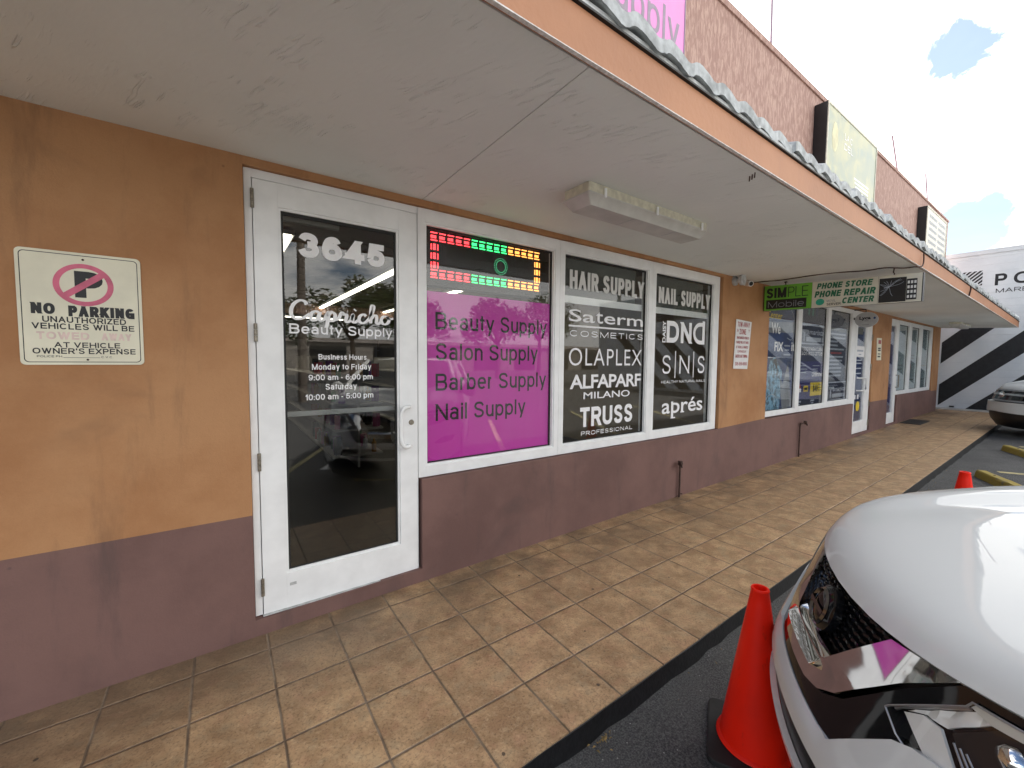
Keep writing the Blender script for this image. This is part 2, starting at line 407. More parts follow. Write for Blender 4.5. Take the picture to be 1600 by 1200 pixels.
WX, WY, WN = (1, 0, 0), (0, 0, 1), (0, -1, 0)
def wtext(st, x0, x1, base, cap, y, mat, parent, bold=0.0, shear=0.0, spacing=1.0, name='lettering'):
    mb = MB()
    if st in HUMANIST: text_into(mb, st, x0, x1, base, cap, (0, y, 0), WX, WY, WN, bold, shear, spacing)
    else: stroke_text(mb, st, x0, x1, base, cap, (0, y, 0), WX, WY, WN, .115+2.2*bold, .14+.25*(spacing-1))
    return mb.build(name, mat, parent)

# a monoline grotesque drawn stroke by stroke: glyph -> (width, strokes); L line, A elliptical arc, P smooth path
def _glyphs():
    X = .73; full = ('A', .5, X/2, .5, X/2, 0, 360); S_ = [(.96, .78), (.80, .955), (.5, 1), (.19, .95), (.05, .76), (.2, .59), (.5, .51), (.82, .41), (.97, .24), (.82, .05), (.5, 0), (.17, .05), (.03, .24)]
    V = ('L', 0, 0, 0, 1)
    return {
    'A': (.92, [('L', 0, 0, .5, 1), ('L', 1, 0, .5, 1), ('L', .2, .34, .8, .34)]), 'B': (.82, [V, ('L', 0, 1, .58, 1), ('L', 0, .53, .6, .53), ('L', 0, 0, .6, 0), ('A', .58, .765, .36, .235, -90, 90), ('A', .6, .265, .40, .265, -90, 90)]),
    'C': (.90, [('A', .5, .5, .5, .5, 40, 320)]), 'D': (.88, [V, ('L', 0, 1, .45, 1), ('L', 0, 0, .45, 0), ('A', .45, .5, .55, .5, -90, 90)]),
    'E': (.76, [V, ('L', 0, 1, 1, 1), ('L', 0, .52, .92, .52), ('L', 0, 0, 1, 0)]), 'F': (.70, [V, ('L', 0, 1, 1, 1), ('L', 0, .5, .9, .5)]),
    'G': (.94, [('A', .5, .5, .5, .5, 40, 345), ('L', .58, .44, 1, .44), ('L', 1, .44, 1, 0)]), 'H': (.86, [V, ('L', 1, 0, 1, 1), ('L', 0, .52, 1, .52)]), 'I': (.0, [('L', .5, 0, .5, 1)]),
    'K': (.86, [V, ('L', .0, .36, .96, 1), ('L', .36, .6, 1, 0)]), 'L': (.68, [V, ('L', 0, 0, 1, 0)]), 'M': (1.02, [V, ('L', 1, 0, 1, 1), ('L', 0, 1, .5, 0), ('L', 1, 1, .5, 0)]),
    'N': (.86, [V, ('L', 1, 0, 1, 1), ('L', 0, 1, 1, 0)]), 'O': (.96, [('A', .5, .5, .5, .5, 0, 360)]), 'P': (.80, [V, ('L', 0, 1, .58, 1), ('L', 0, .46, .58, .46), ('A', .58, .73, .42, .27, -90, 90)]),
    'R': (.84, [V, ('L', 0, 1, .58, 1), ('L', 0, .47, .58, .47), ('A', .58, .735, .42, .265, -90, 90), ('L', .56, .47, 1, 0)]), 'S': (.82, [('P', S_)]), 'T': (.78, [('L', .5, 0, .5, 1), ('L', 0, 1, 1, 1)]),
    'U': (.86, [('L', 0, .33, 0, 1), ('L', 1, .33, 1, 1), ('A', .5, .34, .5, .34, 180, 360)]), 'V': (.86, [('L', 0, 1, .5, 0), ('L', 1, 1, .5, 0)]), 'W': (1.22, [('L', 0, 1, .27, 0), ('L', .5, 1, .27, 0), ('L', .5, 1, .73, 0), ('L', 1, 1, .73, 0)]),
    'X': (.84, [('L', 0, 0, 1, 1), ('L', 0, 1, 1, 0)]), 'Y': (.86, [('L', 0, 1, .5, .42), ('L', 1, 1, .5, .42), ('L', .5, 0, .5, .42)]), 'Z': (.78, [('L', 0, 1, 1, 1), ('L', 0, 0, 1, 0), ('L', 0, 0, 1, 1)]),
    'a': (.66, [('A', .45, .21, .45, .21, 0, 360), ('L', .92, 0, .92, .50), ('A', .47, .49, .45, .24, 0, 160)]), 'b': (.68, [V, full]), 'c': (.62, [('A', .5, X/2, .5, X/2, 45, 315)]), 'd': (.68, [('L', 1, 0, 1, 1), full]),
    'e': (.68, [('A', .5, X/2, .5, X/2, 5, 318), ('L', .02, .375, .98, .375)]), 'h': (.62, [V, ('A', .5, .42, .5, .31, 0, 180), ('L', 1, 0, 1, .42)]), 'i': (.0, [('L', .5, 0, .5, X), ('L', .5, .96, .5, 1)]), 'l': (.0, [('L', .5, 0, .5, 1)]),
    'm': (1.02, [('L', 0, 0, 0, X), ('A', .25, .46, .25, .27, 0, 180), ('L', .5, 0, .5, .46), ('A', .75, .46, .25, .27, 0, 180), ('L', 1, 0, 1, .46)]), 'n': (.62, [('L', 0, 0, 0, X), ('A', .5, .42, .5, .31, 0, 180), ('L', 1, 0, 1, .42)]),
    'o': (.70, [full]), 'p': (.68, [('L', 0, -.29, 0, X), full]), 'r': (.36, [('L', 0, 0, 0, X), ('A', .9, .33, .9, .40, 90, 172)]), 's': (.60, [('P', [(x, y*X) for x, y in S_])]),
    't': (.36, [('L', .45, .14, .45, .95), ('A', .95, .16, .5, .16, 180, 265), ('L', 0, X, 1, X)]), 'u': (.62, [('L', 0, .31, 0, X), ('A', .5, .31, .5, .31, 180, 360), ('L', 1, 0, 1, X)]), 'y': (.66, [('L', 0, X, .52, 0), ('L', 1, X, .34, -.29)]),
    '0': (.70, [('A', .5, .5, .5, .5, 0, 360)]), '1': (.34, [('L', 1, 0, 1, 1), ('L', 0, .76, 1, 1)]), '2': (.70, [('P', [(.03, .72), (.16, .94), (.5, 1), (.86, .92), (.95, .70), (.75, .45), (.3, .2), (.02, 0)]), ('L', 0, 0, 1, 0)]),
    '3': (.72, [('P', [(.05, .77), (.2, .95), (.5, 1), (.82, .93), (.92, .75), (.76, .57), (.42, .53)]), ('P', [(.42, .53), (.82, .48), (1, .27), (.83, .06), (.48, 0), (.17, .05), (.0, .25)])]), '4': (.76, [('L', .74, 0, .74, 1), ('L', 0, .24, .74, 1), ('L', 0, .24, 1, .24)]),
    '5': (.72, [('L', .2, 1, .94, 1), ('L', .06, .46, .2, 1), ('P', [(.06, .47), (.25, .60), (.55, .63), (.88, .55), (1, .32), (.86, .07), (.5, 0), (.18, .05), (.0, .25)])]), '6': (.72, [('A', .5, .315, .5, .315, 0, 360), ('P', [(.94, .80), (.80, .96), (.52, 1), (.2, .88), (.02, .55), (.0, .32)])]),
    '7': (.70, [('L', 0, 1, 1, 1), ('L', .35, 0, 1, 1)]), '8': (.72, [('A', .5, .765, .43, .235, 0, 360), ('A', .5, .27, .5, .27, 0, 360)]), '9': (.72, [('A', .5, .685, .5, .315, 0, 360), ('P', [(.06, .20), (.2, .04), (.48, 0), (.8, .12), (.98, .45), (1, .68)])]),
    ':': (.0, [('L', .5, 0, .5, .04), ('L', .5, .58, .5, .62)]), '.': (.0, [('L', .5, 0, .5, .02)]), '-': (.32, [('L', 0, .36, 1, .36)]), "'": (.0, [('L', .5, .8, .5, 1)]), '$': (.72, [('P', S_), ('L', .5, -.08, .5, 1.08)]), ' ': (.22, [])}
GL = _glyphs()
def stroke_text(mb, st, x0, x1, base, cap, O, X, Y, N, w=.14, gap=.16):
    T = (x1-x0)/cap; n = len(st); fixed = sum(w for c in st); var = sum(max(0, GL[c][0]-w) if GL[c][0] else 0 for c in st)+gap*(n-1)
    k = (T-fixed)/var; O, X, Y, N = map(Vector, (O, X, Y, N)); px = 0.0; li = 0
    for c in st:
        wd, strokes = GL[c]; wg = k*max(0, wd-w) if wd else 0.0
        fx = lambda a: px+w/2+a*wg if wd else px+w/2
        fy = lambda b: w/2+b*(1-w)
        def put(q, lift): return O+X*(x0+q[0]*cap)+Y*(base+q[1]*cap)+N*(.0004+.00006*lift)
        for sk in strokes:
            li = (li+1) % 6
            if sk[0] == 'L':
                a = Vector((fx(sk[1]), fy(sk[2]))); b = Vector((fx(sk[3]), fy(sk[4])))
                if abs(b.y-a.y) > 1e-6 and abs(b.x-a.x) > 1e-6 and abs(b.y-a.y) > .5*abs(b.x-a.x):      # a slanted stem with level ends
                    if a.y > b.y: a, b = b, a
                    d = b-a; hx = w/2*d.length/d.y; e = w/2; sl = d.x/d.y; a = a-Vector((sl*e*.6, e)); b = b+Vector((sl*e*.6, e))
                    Q = [(a.x-hx, a.y), (a.x+hx, a.y), (b.x+hx, b.y), (b.x-hx, b.y)]
                else:
                    d = (b-a).normalized(); p = Vector((-d.y, d.x))*w/2; e = d*w/2; Q = [a-e-p, b+e-p, b+e+p, a-e+p]
                mb.add([put(q, li) for q in Q], [(0, 1, 2, 3)]); continue
            if sk[0] == 'A':
                _, cx, cy, rx, ry, a0, a1 = sk; m = max(6, int(abs(a1-a0)/12)); P = []
                for i in range(m+1):
                    t = math.radians(a0+(a1-a0)*i/m); ct, sn = math.cos(t), math.sin(t); e = .88
                    P.append(Vector((fx(cx+rx*math.copysign(abs(ct)**e, ct)), fy(cy+ry*math.copysign(abs(sn)**e, sn)), 0)))
            else: P = smoothpath([(fx(a), fy(b)) for a, b in sk[1]], 4)
            closed = (P[0]-P[-1]).length < 1e-5; L = []; m = len(P)
            for i, q in enumerate(P):
                p0 = P[i-1] if i else (P[-2] if closed else P[0]); p1 = P[i+1] if i < m-1 else (P[1] if closed else P[-1])
                d = (p1-p0).normalized(); nn = Vector((-d.y, d.x, 0))*w/2; L += [q+nn, q-nn]
            mb.add([put(q, li) for q in L], [(2*i, 2*i+1, 2*i+3, 2*i+2) for i in range(m-1)])
        px += w+wg+gap*k
HUMANIST = {'Sa', 't', 'erm', 'ALFAPARF', 'OLAPLEX', 'MILANO', 'aprés', 'amarista', 'Center', 'We', 'FIX', 'it'}
def smoothpath(pts, k=6):
    P = [Vector((*p, 0)) if len(p) == 2 else Vector(p) for p in pts]; out = []
    for i in range(len(P)-1):
        p0, p1, p2, p3 = P[max(i-1, 0)], P[i], P[i+1], P[min(i+2, len(P)-1)]
        for j in range(k):
            t = j/k; out.append(.5*((2*p1)+(p2-p0)*t+(2*p0-5*p1+4*p2-p3)*t*t+(3*p1-p0-3*p2+p3)*t**3))
    out.append(P[-1]); return out
def ribbon(mb, pts, wd, O, X, Y, N, lift, nib=None):
    """flat brush stroke along a smoothed path"""
    O, X, Y, N = map(Vector, (O, X, Y, N)); P = smoothpath(pts); L = []; Rr = []
    for i, p in enumerate(P):
        d = (P[min(i+1, len(P)-1)]-P[max(i-1, 0)]); d = d.normalized() if d.length > 0 else Vector((1, 0, 0))
        n = Vector((-d.y, d.x, 0)); ww = wd
        if nib: ww = nib+(wd-nib)*abs(d.y)**1.2
        for lst, sg in ((L, 1), (Rr, -1)):
            q = p+n*ww*.5*sg; lst.append(O+X*q.x+Y*q.y+N*lift)
    n = len(P); mb.add(L+Rr, [(i, i+1, n+i+1, n+i) for i in range(n-1)])

def gz(x): return .012*max(-20, min(20, x))

# ------------------------------------------------------------------ the ground
mb = MB(); xs = [-400, -20, 20, 400]; ys = [-400, -1.495, 400]
mb.add([(x, y, gz(x)-.10) for y in ys for x in xs], [(j*4+i, j*4+i+1, j*4+i+5, j*4+i+4) for j in range(2) for i in range(3)])
tag(mb.build('parking_lot', M['asphalt']), kind='structure')
mb = MB(); X0, X1 = -9, 17.6
def ye(x): return -1.497+x*.0042
def slab(mb, x0, x1, yf0, yf1, yb, zt, zb):
    mb.hexa([(x0, yf0, gz(x0)+zb), (x1, yf1, gz(x1)+zb), (x1, yb, gz(x1)+zb), (x0, yb, gz(x0)+zb), (x0, yf0, gz(x0)+zt), (x1, yf1, gz(x1)+zt), (x1, yb, gz(x1)+zt), (x0, yb, gz(x0)+zt)])
slab(mb, X0, X1, ye(X0)-.001, ye(X1)-.001, .05, 0, -.2)
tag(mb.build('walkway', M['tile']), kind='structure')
mb = MB(); rr = random.Random(3); N = 220
P = []
for i in range(N+1):
    x = X0+(X1-X0)*i/N; e = rr.uniform(-.006, .006); y = ye(x)
    P += [(x, y+.002, gz(x)-.004), (x, y-.004+e*.2, gz(x)-.008+e*.3), (x, y-.008+e*.6, gz(x)-.05), (x, y-.016+e*1.6, gz(x)-.106)]
mb.add(P, [(i*4+k, i*4+k+1, i*4+k+5, i*4+k+4) for i in range(N) for k in range(3)])
tag(mb.build('kerb_edge', M['curb'], smooth=True), kind='structure')
mb = MB(); mb.box(17.6, -1.9, .08, 18.0, .6, .235)
tag(mb.build('concrete_strip', M['conc']), kind='structure')

# ------------------------------------------------------------------ the shop building
bld = thing('shop_building', 'low orange strip of shops with brown base and overhanging soffit', 'building', (0, 0, 0))
YW, YB = -.03, .17
def wallbox(mb, x0, x1, z0a, z0b, z1a, z1b):
    if x0 >= x1: return
    mb.hexa([(x0, YW, z0a), (x1, YW, z0b), (x1, YB, z0b), (x0, YB, z0a), (x0, YW, z1a), (x1, YW, z1b), (x1, YB, z1b), (x0, YB, z1a)])
def zs(x): return 2.655-.0026*x      # soffit height at the wall
mo = MB()
wallbox(mo, -9, .122, .705, .705, 2.69, 2.69)
wallbox(mo, .122, 5.02, 2.611, 2.611, 2.69, 2.69)
wallbox(mo, 5.02, 6.262, .752, .785, 2.69, 2.69)
wallbox(mo, 6.262, 10.97, 2.585, 2.585, 2.69, 2.69)
wallbox(mo, 10.97, 12.16, .775, .775, 2.69, 2.69)
wallbox(mo, 12.16, 16.33, 2.580, 2.580, 2.69, 2.69)
wallbox(mo, 16.33, 17.1, .80, .80, 2.69, 2.69)
mo.box(16.9, YB, .80, 17.1, 9, 2.69)
mo.build('wall', M['orange'], bld)
mp = MB()
wallbox(mp, -9, .122, -.2, -.2, .705, .705)
wallbox(mp, .122, 1.125, -.2, -.2, .096, .108)
wallbox(mp, 1.125, 5.02, -.2, -.2, .745, .745)
wallbox(mp, 5.02, 6.262, -.2, -.2, .752, .785)
wallbox(mp, 6.262, 9.925, -.2, -.2, .772, .79)
wallbox(mp, 9.925, 10.97, -.2, -.2, .172, .184)
wallbox(mp, 10.97, 12.16, -.2, -.2, .775, .775)
wallbox(mp, 12.16, 12.93, -.2, -.2, .186, .195)
wallbox(mp, 12.93, 16.33, -.2, -.2, .833, .833)
wallbox(mp, 16.33, 17.1, -.2, -.2, .80, .80)
mp.box(16.9, YB, -.2, 17.1, 9, .80)
mp.build('base_wall', M['brown'], bld)
# soffit (two plastered bays with an open joint), fascia, drip lip
def eave(x):
    t = (x-1.0)/16.0; return -1.60+.15*t, 2.655-.112*t      # y and z of the fascia's foot
def soff(mb, x0, x1, n=24):
    A = []
    for i in range(n+1):
        x = x0+(x1-x0)*i/n; y, z = eave(x)
        A += [(x, YW+.001, zs(x)), (x, y+.035, z+.006), (x, y+.035, z+.06), (x, YW+.001, zs(x)+.06)]
    fs = [(0, 1, 2, 3), tuple(4*n+k for k in (3, 2, 1, 0))]
    for i in range(n):
        for k in range(4): fs.append((i*4+k, i*4+(k+1) % 4, i*4+4+(k+1) % 4, i*4+4+k))
    mb.add(A, fs)
ms = MB(); soff(ms, -9, 1.1325, 16); soff(ms, 1.1375, 17.3, 30); ms.build('soffit', M['soffit'], bld)
mf = MB(); ml = MB(); md = MB(); mm = MB(); N = 120; rr = random.Random(5); lip = .008
F, L_, D_, MM_ = [], [], [], []
for i in range(N+1):
    x = -9+26.25*i/N; y, z = eave(x)
    F += [(x, y, z), (x, y+.022, z), (x, y+.022, z+.155), (x, y, z+.155)]
    lip = max(-.003, min(.006, lip+rr.uniform(-.003, .003)))
    L_ += [(x, y-.004, z-.006), (x, y+.012, z-.006), (x, y+.012, z+lip-.001), (x, y-.004, z+lip)]
    D_ += [(x, y-.012, z+.158), (x, y+.03, z+.158), (x, y+.03, z+.166), (x, y-.012, z+.166)]
    MM_ += [(x, y-.002, z+.168), (x, y+.05, z+.168), (x, y+.05, z+.20), (x, y+.004, z+.20)]
for m_, A in ((mf, F), (ml, L_), (md, D_), (mm, MM_)):
    m_.add(A, [(0, 1, 2, 3), tuple(4*N+k for k in (3, 2, 1, 0))]+[(i*4+k, i*4+(k+1) % 4, i*4+4+(k+1) % 4, i*4+4+k) for i in range(N) for k in range(4)])
mf.build('fascia', M['fascia'], bld); ml.build('peeling_lip', M['peel'], bld); md.build('drip_edge', M['gasket'], bld); mm.build('eave_mortar', M['mortar'], bld)
# wavy roof tiles: rows of S tiles running up to the parapet
mt = MB(); PER = .218; nx = int(26.2/PER*18)
rr = random.Random(11)
def tileprof(x):
    ph = (x/PER) % 1.0
    return .0145*math.sin(2*math.pi*ph)+.003*math.sin(4*math.pi*ph+.6)
rows = []
for ri, (t0, t1) in enumerate([(0, .36), (.34, .70), (.68, 1.04), (1.02, 1.5)]):
    o = len(mt.v); jit = {}
    vs = []
    for i in range(nx+1):
        x = -9+26.2*i/nx; k = int(x//PER)
        if k not in jit: jit[k] = (rr.uniform(-.012, .012), rr.uniform(-.004, .004))
        y, z = eave(x); hz = tileprof(x)
        rough = rr.uniform(-.0016, .0016)
        for (t, th) in ((t0, -.004), (t0, .050), (t1, .040), (t1, 0)):
            tt = t*1.0; yy = y-.010+tt*1.05+(jit[k][0] if t == t0 else 0); zz_ = z+.196+tt*.36+hz+th+jit[k][1]+.012*ri*.0+(.02 if t == t0 and ri else 0)+rough
            vs.append((x, yy, zz_))
    fs = []
    for i in range(nx):
        for k in range(4): fs.append((i*4+k, i*4+(k+1) % 4, i*4+4+(k+1) % 4, i*4+4+k))
    mt.add(vs, fs)
mt.build('tile_roof', M['tileroof'], bld, smooth=50)
mpz = MB(); mpz.box(-9, YW, 2.70, 17.1, .22, 5.66)
mpz.hexa([(-9, YW-.02, 5.66), (17.12, YW-.02, 5.60), (17.12, .24, 5.60), (-9, .24, 5.66), (-9, YW-.02, 5.78), (17.12, YW-.02, 5.64), (17.12, .24, 5.64), (-9, .24, 5.78)])
mpz.box(-9, .22, 3.2, 17.1, 9, 3.4)
mpz.box(-9, 8.9, 2.7, 17.1, 9.1, 5.0)
mpz.build('parapet', M['parapet'], bld)
# interior of the near shop
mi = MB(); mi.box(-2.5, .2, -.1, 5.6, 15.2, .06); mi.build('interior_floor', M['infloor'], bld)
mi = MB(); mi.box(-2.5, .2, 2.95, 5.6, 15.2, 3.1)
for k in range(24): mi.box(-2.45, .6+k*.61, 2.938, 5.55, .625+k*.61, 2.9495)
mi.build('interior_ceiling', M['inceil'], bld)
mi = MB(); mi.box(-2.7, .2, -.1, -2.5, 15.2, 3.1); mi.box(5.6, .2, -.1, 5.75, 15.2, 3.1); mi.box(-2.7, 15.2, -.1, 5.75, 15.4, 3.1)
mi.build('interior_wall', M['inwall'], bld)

# ---- frames ------------------------------------------------------
def frame_mb(x0, x1, z0, z1, gx0, gx1, gz0, gz1, y0=0.0, y1=.09):
    mb = MB()
    mb.box(x0, y0, z0, gx0, y1, z1); mb.box(gx1, y0, z0, x1, y1, z1)
    mb.box(gx0, y0, gz1, gx1, y1, z1); mb.box(gx0, y0, z0, gx1, y1, gz0)
    # glazing bead, a little recessed and thin
    b = .014
    mb.box(gx0, y0+.008, gz0, gx0+b, y0+.03, gz1); mb.box(gx1-b, y0+.008, gz0, gx1, y0+.03, gz1)
    mb.box(gx0+b, y0+.008, gz1-b, gx1-b, y0+.03, gz1); mb.box(gx0+b, y0+.008, gz0, gx1-b, y0+.03, gz0+b)
    return mb
YG = .036
def gasket(gx0, gx1, gz0, gz1, parent, t=.012):
    mb = MB(); a, b = YG-.004, YG+.012; s = .014
    gx0 += s; gx1 -= s; gz0 += s; gz1 -= s
    mb.box(gx0, a, gz0, gx0+t, b, gz1); mb.box(gx1-t, a, gz0, gx1, b, gz1); mb.box(gx0+t, a, gz1-t, gx1-t, b, gz1); mb.box(gx0+t, a, gz0, gx1-t, b, gz0+t*.6)
    mb.build('gasket', M['gasket'], parent)
def pane(gx0, gx1, gz0, gz1, parent, mat='glass'):
    MB().box(gx0+.012, YG, gz0+.012, gx1-.012, YG+.006, gz1-.012).build('glass_pane', M[mat], parent)
def window(x0, x1, z0, z1, gx0, gx1, gz0, gz1, mat='glass'):
    w_ = frame_mb(x0, x1, z0, z1, gx0, gx1, gz0, gz1).build('window', M['white'], bld, bevel=.002)
    pane(gx0, gx1, gz0, gz1, w_, mat); gasket(gx0, gx1, gz0, gz1, w_)
    return w_
ZT = 2.608
w1 = window(1.112, 2.402, .752, ZT, 1.166, 2.352, .826, 2.520)
w2 = window(2.404, 3.683, .752, ZT, 2.454, 3.624, .826, 2.520)
w3 = window(3.685, 4.996, .752, ZT, 3.742, 4.886, .826, 2.520)
# first window: magenta film with dark letters
MB().box(1.17, YG+.009, .83, 2.35, YG+.0115, 2.065).build('film', M['pinkfilm'], w1)
for st, x1_, b in (('Beauty Supply', 2.295, 1.798), ('Salon Supply', 2.20, 1.576), ('Barber Supply', 2.295, 1.355), ('Nail Supply', 2.075, 1.135)):
    wtext(st, 1.262, x1_, b, .124, YG+.0085, M['ink'], w1, .012, spacing=1.03)
# second and third windows: bands and white letters
YL = YG-.0012
for w_, a, b in ((w2, 2.468, 3.610), (w3, 3.756, 4.872)):
    MB().box(a, YG+.05, 2.15, b-.10, YG+.06, 2.50).build('panel', M['darkpanel'], w_)
    MB().box(a, YG+.035, 2.10, b, YG+.048, 2.166).build('rail', M['white'], w_)
V = M['vinyl']
wtext('HAIR SUPPLY', 2.546, 3.583, 2.222, .166, YL, M['vinylgrey'], w2, .045, spacing=1.02)
wtext('Sa', 2.543, 2.87, 1.934, .108, YL, V, w2, .008); wtext('t', 2.885, 2.985, 1.934, .128, YL, V, w2, .008); wtext('erm', 3.0, 3.58, 1.934, .112, YL, V, w2, .008)
MB().box(2.543, YL-.0006, 1.886, 3.583, YL, 1.902).build('lettering', V, w2)
wtext('COSMETICS', 2.56, 3.586, 1.800, .055, YL, V, w2, .012, spacing=1.55)
wtext('OLAPLEX', 2.551, 3.575, 1.537, .158, YL, V, w2, -.004, spacing=1.12)
wtext('ALFAPARF', 2.567, 3.570, 1.322, .130, YL, V, w2, .022, spacing=.93)
wtext('MILANO', 2.743, 3.399, 1.224, .064, YL, V, w2, .010)
wtext('TRUSS', 2.703, 3.451, .962, .184, YL, V, w2, .042, spacing=1.02)
wtext('PROFESSIONAL', 2.72, 3.451, .881, .040, YL, V, w2, .016, spacing=1.3)
wtext('NAIL SUPPLY', 3.835, 4.841, 2.205, .172, YL, M['vinylgrey'], w3, .045, spacing=1.02)
mb = MB(); text_into(mb, 'DAISY', 0, .236, 0, .058, (3.979, YL, 1.786), (0, 0, 1), (-1, 0, 0), WN, .03); mb.build('lettering', V, w3)
wtext('D', 3.995, 4.225, 1.788, .238, YL, V, w3, .05); wtext('N', 4.262, 4.475, 1.788, .238, YL, V, w3, .05)
mb = MB()
for k, (cx, a0, a1) in enumerate(((4.66, 90, 270),)):
    pts = [(4.66+.13*math.cos(math.radians(t)), 1.912+.105*math.sin(math.radians(t))) for t in range(90, 271, 15)]
    ribbon(mb, pts, .045, (0, YL, 0), WX, WY, WN, .0006)
mb.box(4.66, YL-.0006, 1.995, 4.70, YL, 2.04); mb.box(4.70, YL-.0006, 1.785, 4.752, YL, 2.06); mb.box(4.66, YL-.0006, 1.785, 4.70, YL, 1.83)
mb.build('lettering', V, w3)
for ch, a, b in (('S', 3.93, 4.09), ('N', 4.255, 4.45), ('S', 4.62, 4.775)): wtext(ch, a, b, 1.443, .205, YL, V, w3, .0)
MB().box(4.165, YL-.0006, 1.395, 4.18, YL, 1.697).box(4.528, YL-.0006, 1.395, 4.543, YL, 1.697).build('lettering', V, w3)
wtext('HEALTHY NATURAL NAILS', 3.924, 4.795, 1.338, .030, YL, V, w3, .025, spacing=1.2)
wtext('aprés', 3.947, 4.754, 1.0, .172, YL, V, w3, .012, spacing=1.0)
mb = MB()
for sx, sz, wd_ in ((4.115, .945, .085), (4.30, 1.0, .075), (4.115, 1.122, .04)): mb.box(sx, YL-.0012, sz-.006, sx+wd_, YL-.0007, sz+.008)
mb.build('lettering', V, w3)

# the near door: frame, leaf, pane, bar, handle, hinges, writing
door = frame_mb(.164, 1.104, .106, 2.557, .284, .978, .314, 2.428, -.006, .04).build('door', M['white'], bld, bevel=.002)
mb = MB(); mb.box(.125, 0, .104, .160, .10, ZT); mb.box(1.108, 0, .104, 1.1105, .10, ZT); mb.box(.160, 0, 2.562, 1.108, .10, ZT)
mb.box(.160, .045, .106, .19, .099, 2.562); mb.box(1.08, .045, .106, 1.108, .099, 2.562); mb.box(.19, .045, 2.53, 1.08, .099, 2.562)
mb.build('door_frame', M['white'], door, bevel=.002)
MB().box(.160, -.02, .100, 1.108, .10, .1045).build('threshold', M['mortar'], door)
MB().box(.296, YG-.02, .326, .966, YG-.014, 2.416).build('glass_pane', M['doorglass'], door)
mb = MB(); a, b = .298, .964
mb.box(a, .012, .328, a+.012, .021, 2.414); mb.box(b-.012, .012, .328, b, .021, 2.414); mb.box(a+.012, .012, 2.395, b-.012, .021, 2.414); mb.box(a+.012, .012, .328, b-.012, .021, .334)
mb.build('gasket', M['gasket'], door)
MB().box(.29, .055, 1.232, .972, .085, 1.262).build('push_bar', M['white'], door, bevel=.006)
mb = MB(); mb.tube(smoothpath([(1.035, -.004, 1.262), (1.030, -.045, 1.262), (.992, -.062, 1.258), (.966, -.066, 1.225), (.962, -.066, 1.125), (.966, -.066, 1.03), (.992, -.062, .996), (1.030, -.045, .992), (1.035, -.004, .992)], 5), .0125, 10)
mb.build('handle', M['white'], door, smooth=60)
MB().lathe([(.0, -.018), (.014, -.018), (.017, -.014), (.019, -.006)], (1.058, 0, 1.150), 'y', 18).build('lock', M['steel'], door, smooth=True)
for z in (2.4485, 1.7226, .996, .269):
    mb = MB()
    for k in range(3): mb.lathe([(.009, k*.034-.05), (.009, k*.034-.018)], (.162, -.012, z), 'z', 10)
    mb.build('hinge', M['steel'], door, smooth=True)
MB().box(.30, -.0075, .235, .335, -.0062, .252).build('sticker', M['mortar'], door)
YD = YG-.0215
MB().box(.30, YD+.03, 2.375, .62, YD+.06, 2.41).build('door_closer', M['shelf'], door)
wtext('3645', .384, .891, 2.175, .143, YD, V, door, .070, spacing=.8)
wtext('Beauty Supply', .330, .936, 1.727, .058, YD, V, door, .022)
for st, a, b, z, c in (('Business Hours', .483, .768, 1.5755, .033), ('Monday to Friday', .446, .796, 1.514, .035), ('9:00 am - 6:00 pm', .426, .806, 1.450, .034), ('Saturday', .519, .704, 1.391, .036), ('10:00 am - 5:00 pm', .408, .808, 1.331, .035)):
    wtext(st, a, b, z, c, YD, V, door, .022)
mb = MB()     # brush script: a flowing hand lettered line
B0, xh, up, dn = 1.815, .058, .122, -.045
strokes = [
 [(.085, .098), (.075, .118), (.05, .122), (.022, .10), (.006, .062), (.008, .025), (.032, .004), (.066, .012), (.10, .040)],
 [(.150, .052), (.132, .060), (.110, .045), (.106, .016), (.120, .0), (.140, .012), (.153, .048), (.155, .058)],
 [(.155, .058), (.150, .018), (.160, .001), (.178, .012), (.192, .040)],
 [(.190, .035), (.203, .060), (.198, .010), (.188, -.045)],
 [(.200, .040), (.220, .060), (.238, .044), (.232, .010), (.212, .002), (.203, .014)],
 [(.232, .010), (.255, .020), (.272, .056), (.280, .062), (.288, .050), (.300, .052), (.304, .040), (.298, .010), (.310, .001), (.328, .016)],
 [(.328, .016), (.342, .056), (.338, .012), (.350, .001), (.368, .016)], [(.350, .082), (.356, .090)],
 [(.418, .048), (.404, .060), (.382, .046), (.376, .016), (.392, .0), (.416, .008), (.438, .034)],
 [(.438, .034), (.462, .090), (.466, .120), (.454, .122), (.448, .080), (.446, .002)],
 [(.448, .030), (.466, .056), (.482, .056), (.484, .030), (.482, .008), (.494, .001), (.508, .014)],
 [(.548, .056), (.524, .052), (.512, .026), (.524, .002), (.548, .004), (.562, .030), (.550, .056), (.560, .040), (.590, .044)],
]
for k, s_ in enumerate(strokes):
    ribbon(mb, [(.336+p[0]*1.03, B0-.006+p[1]*.92) for p in s_], .0215, (0, YD, 0), WX, WY, WN, .0006+.0002*k, nib=.0115)
mb.build('lettering', V, door)

